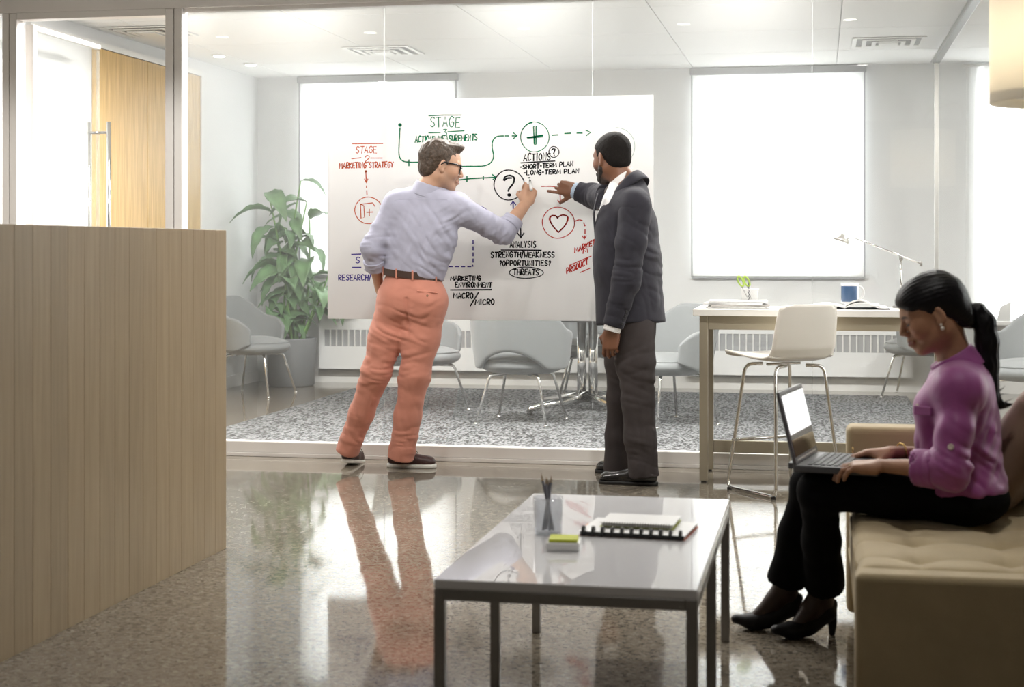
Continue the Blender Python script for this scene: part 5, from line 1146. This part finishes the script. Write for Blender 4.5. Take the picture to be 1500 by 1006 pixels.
for q in (1, -1): Sbd.cone(T2(.004, q * .066, .008), T2(.004, q * .062, -.045), .012, .015, .015); Sbd.cone(T2(.004, q * .058, -.050), T2(.068, q * .020, -.092), .0215, .021, .015); Sbd.cone(T2(.100, q * .004, -.040), T2(.088, q * .028, -.062), .005, .006, .008); Sbd.cone(T2(.088, q * .028, -.062), T2(.074, q * .024, -.088), .008, .014, .01)
Sbd.ell(T2(.078, 0, -.096), np.array([.022, .026, .022]), B2, k=.01)
sdf_obj('beard', Sbd, pm('black_beard', (.016, .011, .009), .8, bump=(420, .6)), m2, post=lambda P: .0012 * vnoise(P, 160))
# white shirt
M_WSH = pm('white_cotton', (.80, .79, .78), .85, bump=(500, .08))
S = Sdf(.006); ct2 = A(915, 318, 8.05); lo2 = A(919, 440, 8.03); S.cone(ct2, lo2, .165, .150, .05, n=f2, fl=.62); S.cone(nb2 - [0, 0, .03] + f2 * .02, ct2 + f2 * .03, .070, .11, .06)
wsh = sdf_obj('shirt', S, M_WSH, m2, post=folds((ct2 + f2 * .1, l2, .03, .004, .12, 0)))
cax = nrm(f2 * .55 + U_ * .85); cc2 = nb2 + U_ * .005; e1 = nrm(f2 - cax * (f2 @ cax))
S = Sdf(.0045); S.cone(cc2 - cax * .070, cc2 + cax * .032, .092, .074, .01, cut0=True, cut1=True); S.half(cc2 - e1 * .03 + cax * .002, nrm(-e1 * .75 - cax * .66), .006); S.cone(cc2 - cax * .02, cc2 + cax * .09, .068, .068, .004, mode='s')
S.ell(cc2 + f2 * .075 + [0, 0, -.03], (.06, .022, .05), BF0 if False else np.stack([f2, l2, U_], 1), k=.006, mode='s'); sdf_obj('collar', S, M_WSH, wsh)
for q in (1, -1):
    S = Sdf(.004); c = cc2 + f2 * .062 + l2 * q * .052 - [0, 0, .055]; R = frame(nrm(f2 * .75 + l2 * q * .45 + U_ * .5)); S.rbox(c, (.006, .026, .040), R @ rotx(q * .25), .005); sdf_obj('collar_point', S, M_WSH, wsh)
for e_, w_, nm in ((eL, wL, 'shirt_cuff'), (eR, wR, 'shirt_cuff')):
    d_ = nrm(w_ - e_); S = Sdf(.004); S.cone(w_ - d_ * .06, w_ + d_ * .006, .046, .044, .004, cut0=True, cut1=True); S.cone(w_ - d_ * .01, w_ + d_ * .03, .039, .039, .002, mode='s'); sdf_obj(nm, S, M_WSH if w_ is wL else pm('pale_blue_cuff', (.42, .52, .64), .8, bump=(500, .08)), wsh)
# blazer: body, sleeves, open front
M_BLZ = pm('charcoal_wool', (.030, .029, .038), .85, ior=1.3, bump=(600, .18), var=(12, .10), sheen=.08)
S = Sdf(.006)
S.cone(A(918, 338, 8.05), A(919, 385, 8.03), .203, .196, .06, n=f2, fl=.75); S.cone(A(919, 385, 8.03), A(924, 474, 8.01), .192, .205, .06, n=f2, fl=.84, cut1=True)
S.cone(sL, sR, .085, .080, .06, n=f2, fl=.85); S.cone(sL + [-.01, .03, 0], nb2 - f2 * .035 - [0, 0, .055], .070, .064, .06); S.cone(sR + [.01, -.03, 0], nb2 - f2 * .035 - [0, 0, .055], .068, .064, .06)
S.cone(nb2 - f2 * .024 - [0, 0, .06], nb2 - f2 * .024 + [0, 0, .012], .080, .060, .04)
# opening: V at the front from neck to waist, and the wide neck hole
BF = np.stack([f2, l2, U_], 1)
for z_, r_ in ((1.50, .080), (1.44, .070), (1.38, .060), (1.30, .046), (1.22, .034), (1.14, .022)):
    S.ell(np.array([nb2[0], nb2[1], z_]) + f2 * .19, np.array([.13, r_, .075]), BF, k=.01, mode='s')
cax = nrm(f2 * .55 + U_ * .85); cc2 = nb2 + U_ * .005
S.cone(cc2 - cax * .02, cc2 + cax * .16, .080, .088, .004, mode='s')
S.ell(np.array([pe2[0], pe2[1], .80]) + f2 * .17, (.10, .05, .12), BF, k=.02, mode='s')
wr = folds((A(945, 350, 7.92), (.2, 0, 1), .06, .005, .13, 0), (A(955, 400, 7.95), (.6, 0, .8), .05, .006, .13, 1), (A(950, 440, 7.93), (1, 0, .2), .06, .007, .12, 0), (A(890, 360, 7.9), (1, .3, .5), .05, .004, .13, 0))
bz = sdf_obj('blazer', S, M_BLZ, m2, post=wr)
S = Sdf(.0055); S.cone(sL, lerp(sL, eL, .5), .084, .077, .03); S.cone(lerp(sL, eL, .5), eL, .077, .071, .03); S.cone(eL, lerp(eL, wL, .93), .071, .053, .03, cut1=True)
sdf_obj('near_sleeve', S, M_BLZ, bz, post=folds((eL, (.1, 0, 1), .045, .007, .11, 0), (lerp(sL, eL, .45), (.7, 0, 1), .06, .005, .12, 1), (lerp(eL, wL, .7), (.2, 0, 1), .035, .004, .08, 1), (sL + [.03, -.05, .02], (1, 0, -.6), .05, .004, .08, 0)))
S = Sdf(.0055); S.cone(sR, eR, .082, .068, .03); S.cone(eR, lerp(eR, wR, .86), .066, .054, .03, cut1=True)
sdf_obj('far_sleeve', S, M_BLZ, bz, post=folds((eR, nrm(wR - sR), .035, .005, .1, 0)))
# collar and lapels as thick strips lying on the blazer
def strip(pts, widths, outs, th, mat, parent, nm):
    V, F = [], []; n = len(pts)
    for i in range(n):
        p, w_, o_ = np.asarray(pts[i]), np.asarray(widths[i]), nrm(outs[i])
        for q in range(5): V.append(p + w_ * q / 4 + o_ * (.004 * math.sin(math.pi * q / 4)))
    for i in range(n - 1):
        for q in range(4): a = i * 5 + q; F.append([a, a + 5, a + 6, a + 1])
    V, F = thick(V, F, th, 5); return mk(nm, V, F, mat, parent, smooth=True)
tt = np.linspace(-2.5, 2.5, 21); pts, ws, os_ = [], [], []
e1 = nrm(f2 - cax * (f2 @ cax)); 
for a in tt:
    d = -e1 * math.cos(a) + l2 * math.sin(a); base = cc2 + d * (.086 + .016 * (1 - math.cos(a))) + cax * (.014 - .034 * (1 - math.cos(a))); pts.append(base); ws.append(d * .020 - cax * (.046 + .014 * math.cos(a))); os_.append(d + cax * .5)
strip(pts, ws, os_, .006, M_BLZ, bz, 'collar')
for q in (1, -1):
    pts, ws, os_ = [], [], []
    for k_, (z_, lat, wd) in enumerate(((1.475, .092, .050), (1.43, .086, .078), (1.37, .074, .072), (1.29, .056, .058), (1.20, .040, .038), (1.12, .026, .014))):
        fr = .104 + .046 * min(1, (1.50 - z_) / .12); pts.append(np.array([nb2[0], nb2[1], z_]) + f2 * fr + l2 * q * lat); ws.append(l2 * q * wd * .92 - f2 * wd * .50); os_.append(f2 + .3 * l2 * q)
    strip(pts, ws, os_, .006, M_BLZ, bz, 'lapel')
M_BTN = pm('dark_button', (.03, .03, .035), .3)
sl_ = bpy.data.objects['near_sleeve']
for i in range(4): put_button('sleeve_button', sl_, 911 + i * 2.2, 474 - i * 6, .0065, M_BTN)
# trousers
M_GRYT = pm('dark_taupe_wool', (.055, .046, .046), .85, ior=1.3, bump=(600, .12), var=(14, .08), sheen=.05)
hN, hF = A(943, 698, 7.905), A(905, 689, 8.17)
S = Sdf(.006); S.cone(A(925, 450, 8.02), A(924, 485, 8.02), .155, .155, .03, n=f2, fl=.8)
S.chain([hpN, lerp(hpN, kN, .5), kN, lerp(kN, hN, .5)], [.110, .098, .084, .079], .03); S.cone(lerp(kN, hN, .5), hN + [0, 0, .0], .079, .080, .03, cut1=True)
S.chain([hpF, lerp(hpF, kF, .5), kF, lerp(kF, hF, .5)], [.108, .096, .080, .074], .03); S.cone(lerp(kF, hF, .5), hF, .074, .076, .03, cut1=True)
sdf_obj('trousers', S, M_GRYT, m2, post=folds((kN, (.25, 0, 1), .07, .007, .14, 0), (A(940, 540, 7.9), (-.4, 0, 1), .06, .005, .13, 1), (A(905, 570, 8.0), (.4, 0, 1), .05, .005, .1, 0), (A(935, 672, 7.88), (.2, 0, 1), .045, .007, .09, 0), (lerp(kN, hN, .4), (1, 0, .1), .08, .004, .2, 1)))
M_DRS = pm('black_polished_leather', (.014, .013, .013), .22, coat=.3); M_DSOLE = pm('black_sole', (.012, .012, .012), .5)
h_ = onz(964, 711, 0); shoe(m2, h_, h_ + np.array([-.305, .03, 0]), 0, (M_DRS, M_DSOLE, M_DSOLE), sole=.018, w=.046, laces=False, name='dress_shoe')
h_ = onz(950, 697, 0); h_ = h_ + [-.0, .05, 0]; shoe(m2, h_, h_ + np.array([-.295, .04, 0]), 0, (M_DRS, M_DSOLE, M_DSOLE), sole=.018, w=.046, laces=False, name='dress_shoe')
# ============ the woman on the sofa
w = empty('person', (.42, 4.72, .38), 'seated woman in purple blouse and black trousers using a laptop', 'person')
YC = 4.70
fw_ = np.array([-1., 0, 0]); Bw = frame((-.90, -.04, -.36)); hsw = .875; hcw = A(1367, 462, 4.70)
nbw = A(1402, 532, 4.72)
shN, shF = A(1406, 572, 4.565), A(1404, 568, 4.87); elN, elF = A(1393, 688, 4.49), A(1385, 668, 4.96); wrN, wrF = A(1291, 682, 4.60), A(1306, 662, 4.86)
hipN, hipF = A(1412, 722, 4.64), A(1408, 715, 4.80); knN, knF = A(1200, 719, 4.70), A(1188, 712, 4.88); anN, anF = A(1204, 872, 4.94), A(1152, 862, 4.985)
Sh = Sdf(.0026); TW = head(Sh, hcw, Bw, hsw, neck=nbw, nr=(.045, .047), fem=1.0)
Sh.cone(nbw, nbw + [0, 0, -.05], .047, .052, .03)
Sn = Sdf(.0026); hand(Sn, wrN, (-1, .10, -.06), (0, .12, -1), False, curl=((.25, .55, .3), (.28, .55, .3), (.32, .6, .3), (.35, .6, .3)), thumb=(.5, .5), s=.90, fore=lerp(elN, wrN, .25), rw=.024, rf=.036)
Sf = Sdf(.0032); hand(Sf, wrF, (-1, -.06, -.06), (0, -.1, -1), True, curl=((.25, .5, .3), (.28, .5, .3), (.32, .55, .3), (.35, .6, .3)), thumb=(.5, .5), s=.90, fore=lerp(elF, wrF, .2), rw=.024, rf=.034)
SB = Sdf(.014); SB.cone(A(1400, 590, YC), A(1410, 700, YC), .10, .11, .05)
for a, b in ((shN, elN), (shF, elF)): SB.cone(a, b, .034, .032, .04); SB.cone(a, nbw - [0, 0, .05], .034, .04, .04)
SB.cone(elN, lerp(elN, wrN, .4), .034, .032, .02); SB.cone(elF, lerp(elF, wrF, .4), .034, .032, .02)
Sl = Sdf(.005)
for h_, k_, a_ in ((hipN, knN, anN), (hipF, knF, anF)): Sl.cone(h_, k_, .055, .045, .03); Sl.cone(k_, a_, .045, .030, .03)
def pump_dir(a_): return nrm([-.80, -.42, 0]) if a_ is anN else nrm([-.95, .02, 0])
for a_ in (anN, anF):
    d = pump_dir(a_); Sl.cone(a_ + [0, 0, .03], a_ + d * .035 - [0, 0, .040], .031, .029, .02); Sl.cone(a_ + d * .035 - [0, 0, .040], a_ + d * .098 - [0, 0, .103], .029, .023, .02); Sl.cone(a_ - d * .006, a_ - d * .016 - [0, 0, .045], .028, .023, .02)
skw = (.40, .205, .118)
base_skin = skinfn(skw, TW, Bw, hcw, hsw, lips=(.26, .07, .06), brow=(.03, .018, .014))
def wsk(V):
    C = base_skin(V); m = (V[:, 2] < .30)[:, None]; return np.where(m, C * [.07, .05, .05], C)
sdf_multi('body', [Sh, Sn, Sf, SB, Sl], M_SKIN, w, wsk)
eyes(TW, Bw, hsw, w)
# eyelids lowered over the eyes and dark lashes
for q in (1, -1): lace(w, [TW(.0865, q * .017, .003), TW(.0945, q * .030, -.0005), TW(.0855, q * .044, .003)], .0016, M_DARK, 'eyelash')
# hair drawn back
M_HAIRB = pm('glossy_black_hair', (.005, .0045, .006), .36, ior=1.3, bump=(300, .25, (1, 1, 1)))
S = Sdf(.0035); S.ell(TW(-.020, 0, .052), np.array([.108, .086, .094]) * hsw, Bw); S.ell(TW(.034, 0, .060), np.array([.066, .073, .062]) * hsw, Bw, k=.03); S.ell(TW(-.075, 0, .000), np.array([.050, .066, .070]) * hsw, Bw, k=.03); S.ell(TW(-.095, 0, -.045), np.array([.030, .045, .045]) * hsw, Bw, k=.03)
S.half(TW(.078, 0, .050), Bw @ nrm([.66, 0, -.75]), .010); S.half(TW(-.050, 0, -.060), Bw @ nrm([.5, 0, -.87]), .01)
for q in (1, -1): S.ell(TW(.075, q * .080, -.005), np.array([.062, .035, .052]) * hsw, Bw, k=.008, mode='s'); S.ell(TW(-.012, q * .090, -.030), np.array([.026, .028, .040]) * hsw, Bw, k=.006, mode='s')
hw_ = TW(-.112, 0, .030)
def hp(P):
    L = (P - hw_); ang = np.arctan2(L[:, 1] * 1.0, L @ Bw[:, 2]); return .0010 * np.sin(ang * 46 + 2 * vnoise(P, 25)) + .0006 * vnoise(P, 90)
hair = sdf_obj('hair', S, M_HAIRB, w, post=hp)
PT = [A(1409, 451, 4.70), A(1418, 452, 4.70), A(1432, 455, 4.70), A(1442, 472, 4.70), A(1446, 500, 4.70), A(1447, 535, 4.695), A(1449, 560, 4.69), A(1455, 582, 4.69), A(1466, 593, 4.69), A(1481, 592, 4.69)]
RD = [.017, .012, .022, .030, .033, .030, .025, .019, .010, .003]; S = Sdf(.0035)
S.chain(PT, RD, .012)
pd = np.array([0, 1., 0])
tail = sdf_obj('ponytail', S, M_HAIRB, w, post=lambda P: .0016 * np.sin(P[:, 1] * 420 + P[:, 0] * 120 + 3 * vnoise(P, 14)) + .0012 * vnoise(P * [1, 1, .2], 120))
t_ = np.linspace(0, 2 * math.pi, 17)[:-1]; tc_ = A(1416, 452, 4.70); tube('hair_tie', np.stack([tc_[0] + .003 * np.sin(t_), tc_[1] + .0145 * np.cos(t_), tc_[2] + .0145 * np.sin(t_)], 1), .004, M_BLACKP, tail, closed=True)
for i, (a, b, c, d) in enumerate((((1448, 560), (1456, 575), (1466, 571), (1472, 565)), ((1450, 566), (1458, 582), (1468, 577), (1478, 577)), ((1452, 572), (1460, 590), (1472, 588), (1484, 584)), ((1446, 545), (1455, 565), (1462, 570), (1470, 568)), ((1453, 578), (1462, 596), (1474, 597), (1485, 590)))):
    P = smooth_path([A(*q_, 4.68 + .006 * i) for q_ in (a, b, c, d)], 6); tube('hair_wisp', P, np.linspace(.0035, .0004, len(P)), M_HAIRB, tail, n=6)
# earrings, bracelet, ring
for q in (1, -1):
    e = lathe('earring', [(.0005, -.006)] + [(.006 * math.cos(a), .006 * math.sin(a)) for a in np.linspace(-1.3, 1.3, 8)] + [(.0005, .006)], TW(-.004, q * .090, -.042), pm('pearl', (.75, .70, .62), .15, coat=.5), w, n=16)
    lathe('earring_stud', [(.0005, -.004)] + [(.004 * math.cos(a), .004 * math.sin(a)) for a in np.linspace(-1.3, 1.3, 6)] + [(.0005, .004)], TW(-.004, q * .088, -.030), pm('pearl', (.75, .70, .62), .15, coat=.5), e, n=12)
M_GOLD = pm('gold', (.60, .40, .14), .22, 1.0)
d_ = nrm(wrF - elF); n_ = nrm(np.cross(d_, U_)); u_ = np.cross(n_, d_); c_ = wrF - d_ * .035
tube('bracelet', [c_ + .0285 * (math.cos(a) * n_ + math.sin(a) * u_) + d_ * .004 * math.sin(a) for a in np.linspace(0, 6.283, 25)[:-1]], .0026, M_GOLD, w, closed=True, n=8)
# blouse
M_PUR = pm('purple_silk', (.30, .060, .24), .5, bump=(500, .05), var=(8, .05), sheen=.35)
fr_ = np.array([1., 0, 0]); S = Sdf(.0055)
S.cone(A(1402, 612, YC + .01), A(1396, 646, YC), .142, .135, .06, n=fr_, fl=.68); S.cone(A(1396, 646, YC), A(1404, 706, YC), .136, .148, .06, n=fr_, fl=.74, cut1=True)
S.ell(A(1372, 598, 4.63), (.062, .066, .070), k=.05); S.ell(A(1372, 598, 4.80), (.062, .066, .070), k=.05)
S.cone(shN, shF, .048, .048, .08); S.cone(shN, nbw + [.012, 0, -.045], .046, .054, .07); S.cone(shF, nbw + [.012, 0, -.045], .046, .054, .07); S.cone(A(1424, 592, YC), A(1434, 680, YC), .080, .085, .06, n=fr_, fl=.75)
S.ell(A(1412, 712, YC), (.122, .160, .040), k=.04)
S.cone(shN, lerp(shN, elN, .55), .049, .051, .03); S.cone(lerp(shN, elN, .55), elN, .051, .052, .03); S.cone(elN, lerp(elN, wrN, .34), .052, .048, .03, cut1=True)
S.cone(shF, elF, .060, .056, .03); S.cone(elF, lerp(elF, wrF, .34), .056, .047, .03, cut1=True)
bl_ = sdf_obj('blouse', S, M_PUR, w, post=folds((A(1440, 640, 4.6), (1, 0, -.5), .05, .006, .14, 0), (elN, (.6, 0, 1), .034, .006, .085, 0), (A(1430, 700, 4.58), (.7, 0, 1), .036, .006, .11, 1), (lerp(shN, elN, .5), (1, 0, .15), .06, .004, .13, 0), (A(1360, 650, 4.62), (1, 0, .2), .05, .005, .11, 2), (A(1425, 610, 4.6), (1, 0, -.4), .04, .004, .10, 0), (A(1365, 700, 4.55), (.3, 0, 1), .03, .004, .07, 0)))
uw = nrm([-.50, 0, .85]); cw = A(1399, 531, 4.71); S = Sdf(.004); S.cone(cw - uw * .036, cw + uw * .026, .086, .067, .006, cut0=True, cut1=True); S.cone(cw - uw * .01, cw + uw * .06, .056, .054, .003, mode='s'); S.ell(cw + [-.075, 0, -.045], (.035, .010, .05), k=.006, mode='s')
sdf_obj('collar', S, M_PUR, bl_)
a_, b_ = lerp(elN, wrN, .18), lerp(elN, wrN, .50); S = Sdf(.0045); S.cone(a_, b_, .056, .0525, .006, cut0=True, cut1=True); S.cone(b_ - nrm(b_ - a_) * .012, b_ + nrm(b_ - a_) * .03, .045, .044, .003, mode='s'); sdf_obj('rolled_cuff', S, M_PUR, bl_, post=folds(((a_ + b_) / 2, nrm(b_ - a_), .03, .003, .08, 0)))
# sleeve button, chest pocket and its button, laid on the cloth
M_BTW = pm('shell_button', (.72, .62, .55), .3, coat=.4)
put_button('sleeve_button', bl_, 1393, 654.5, .0088, M_BTW); put_button('pocket_button', bl_, 1344, 594, .0055, M_BTW)
c, n = on_cloth(bl_, 1352, 600, .0005); V, F = boxVF(-.030, .030, -.016, .010, -.003, .003, .0025, 2); mk('pocket_flap', V @ nframe(n).T + c, F, M_PUR, bl_)
# black trousers
M_BLK = pm('black_trouser', (.004, .004, .005), .9, ior=1.2, bump=(500, .06))
S = Sdf(.007); hmN, hmF = A(1208, 858, 4.93), A(1151, 851, 4.98)
S.ell(A(1412, 728, 4.70), (.128, .168, .080), k=.04)
for h_, k_, m_ in ((hipN, knN, hmN), (hipF, knF, hmF)):
    S.chain([h_ + [0, 0, .0], lerp(h_, k_, .5) + [0, 0, .004], k_], [.082, .076, .062], .03, n=(0, 0, 1), fl=.95); S.cone(k_, lerp(k_, m_, .5), .058, .055, .03); S.cone(lerp(k_, m_, .5), m_, .055, .060, .03, cut1=True)
sdf_obj('trousers', S, M_BLK, w, post=folds((knN, (.5, 0, 1), .05, .004, .12, 0), (lerp(knN, hmN, .5), (1, .2, .2), .06, .004, .2, 0)))
# pumps
M_PUMP = pm('black_suede', (.007, .006, .007), .5, ior=1.3, bump=(300, .1))
for a_ in (anN, anF):
    d = pump_dir(a_); fl_ = np.array([a_[0], a_[1], 0]); o = empty('pump', fl_ + d * .08, parent=w); l_ = np.array([-d[1], d[0], 0]); Bp = np.stack([d, l_, U_], 1)
    PP = lambda x, y, z: fl_ + d * x + l_ * y + np.array([0, 0, z])
    hz = a_[2] - .055
    S = Sdf(.003); S.cone(PP(-.022, 0, hz), PP(.05, 0, hz * .50), .027, .029, .02, n=l_, fl=.95); S.cone(PP(.05, 0, hz * .50), PP(.098, 0, .026), .029, .034, .025, n=U_, fl=.75); S.cone(PP(.098, 0, .024), PP(.152, 0, .030), .033, .021, .02, n=U_, fl=.72)
    S.cone(PP(-.036, 0, hz + .028), PP(-.010, 0, hz + .02), .016, .024, .015); S.half(PP(0, 0, .001), (0, 0, -1), .004)
    S.ell(PP(.030, 0, hz * .62 + .052), (.060, .024, .028), Bp @ roty(.72), k=.006, mode='s')
    sdf_obj('upper', S, M_PUMP, o)
    tube('heel', smooth_path([PP(-.030, 0, hz), PP(-.036, 0, hz * .55), PP(-.034, 0, .001)], 6), np.linspace(.020, .0085, 13), M_PUMP, o, n=14)
# laptop on her lap
lz = .548; ly0, ly1 = 4.60, 4.93; lx0 = at(1176, 697, ly0)[0]; lx1 = lx0 + .245
lt = empty('laptop', ((lx0 + lx1) / 2, (ly0 + ly1) / 2, lz), 'open grey laptop on the lap of the seated woman', 'laptop')
M_LAP = pm('grey_laptop', (.10, .10, .105), .35, .4); M_KEY = pm('key_black', (.02, .02, .022), .45)
bs = box('base', lx0, lx1, ly0, ly1, lz, lz + .020, M_LAP, lt, bev=.004)
V, F = boxVF(-.0075, .0075, -.0085, .0085, 0, .0025, .0008, 1); first = None
for r_ in range(6):
    for c__ in range(15):
        p = np.array([lx0 + .045 + r_ * .0185, ly0 + .032 + c__ * .019, lz + .0202])
        if first is None: first = mk('key', V + p, F, M_KEY, bs, org=p)
        else: o = first.copy(); COL.objects.link(o); o.location = Vector(p - org_of(bs))
box('battery', lx0 - .025, lx0 - .0005, ly0 + .05, ly1 - .05, lz + .002, lz + .020, M_LAP, lt, bev=.003)
hp_ = np.array([lx0 + .010, 0, lz + .0215]); tilt = -.24
Rl = roty(tilt); LR = rotz(-.19); LP = np.array([lx0, ly0, 0])
def lb(nm, a, b, c, d, e, f, m, par, bev=0): return box(nm, hp_[0] + a, hp_[0] + b, c, d, hp_[2] + e, hp_[2] + f, m, par, bev=bev, rot=Rl, piv=hp_)
ld = lb('screen_lid', -.010, .0, ly0, ly1, 0, .215, M_LAP, lt, .003)
lb('display', .0003, .0016, ly0 + .012, ly1 - .012, .020, .203, pm('display_glass', (.015, .015, .018), .02, ior=2.4), ld)
lb('screen_glare', .0017, .0019, ly0 + .014, ly1 - .014, .085, .200, emat('glare_glow', (1, .99, .98), 1.1), ld)  # glowing sheet stands in for the bright reflection on the upper display
lb('bezel_strip', .0003, .0012, ly0 + .03, ly1 - .03, .008, .012, M_ALU, ld)
box('sticky_pad', lx1 - .085, lx1 + .005, ly0 + .006, ly0 + .075, lz + .0205, lz + .0275, pm('lime_pad', (.50, .60, .06), .7), label='lime green sticky pad on the palm rest of the laptop', cat='sticky note')
lt.rotation_euler = (0, 0, -.19); sp_ = bpy.data.objects['sticky_pad']; sp_.rotation_euler = (0, 0, -.19)
sp_.location = lt.location + Matrix.Rotation(-.19, 3, 'Z') @ (sp_.location - lt.location)
# finger ring on the far hand
tube('finger_ring', [wrF + np.array([-.115, .004, .002]) + .0085 * np.array([.1, math.cos(a), math.sin(a)]) for a in np.linspace(0, 6.283, 17)[:-1]], .0018, M_GOLD, w, closed=True, n=6)
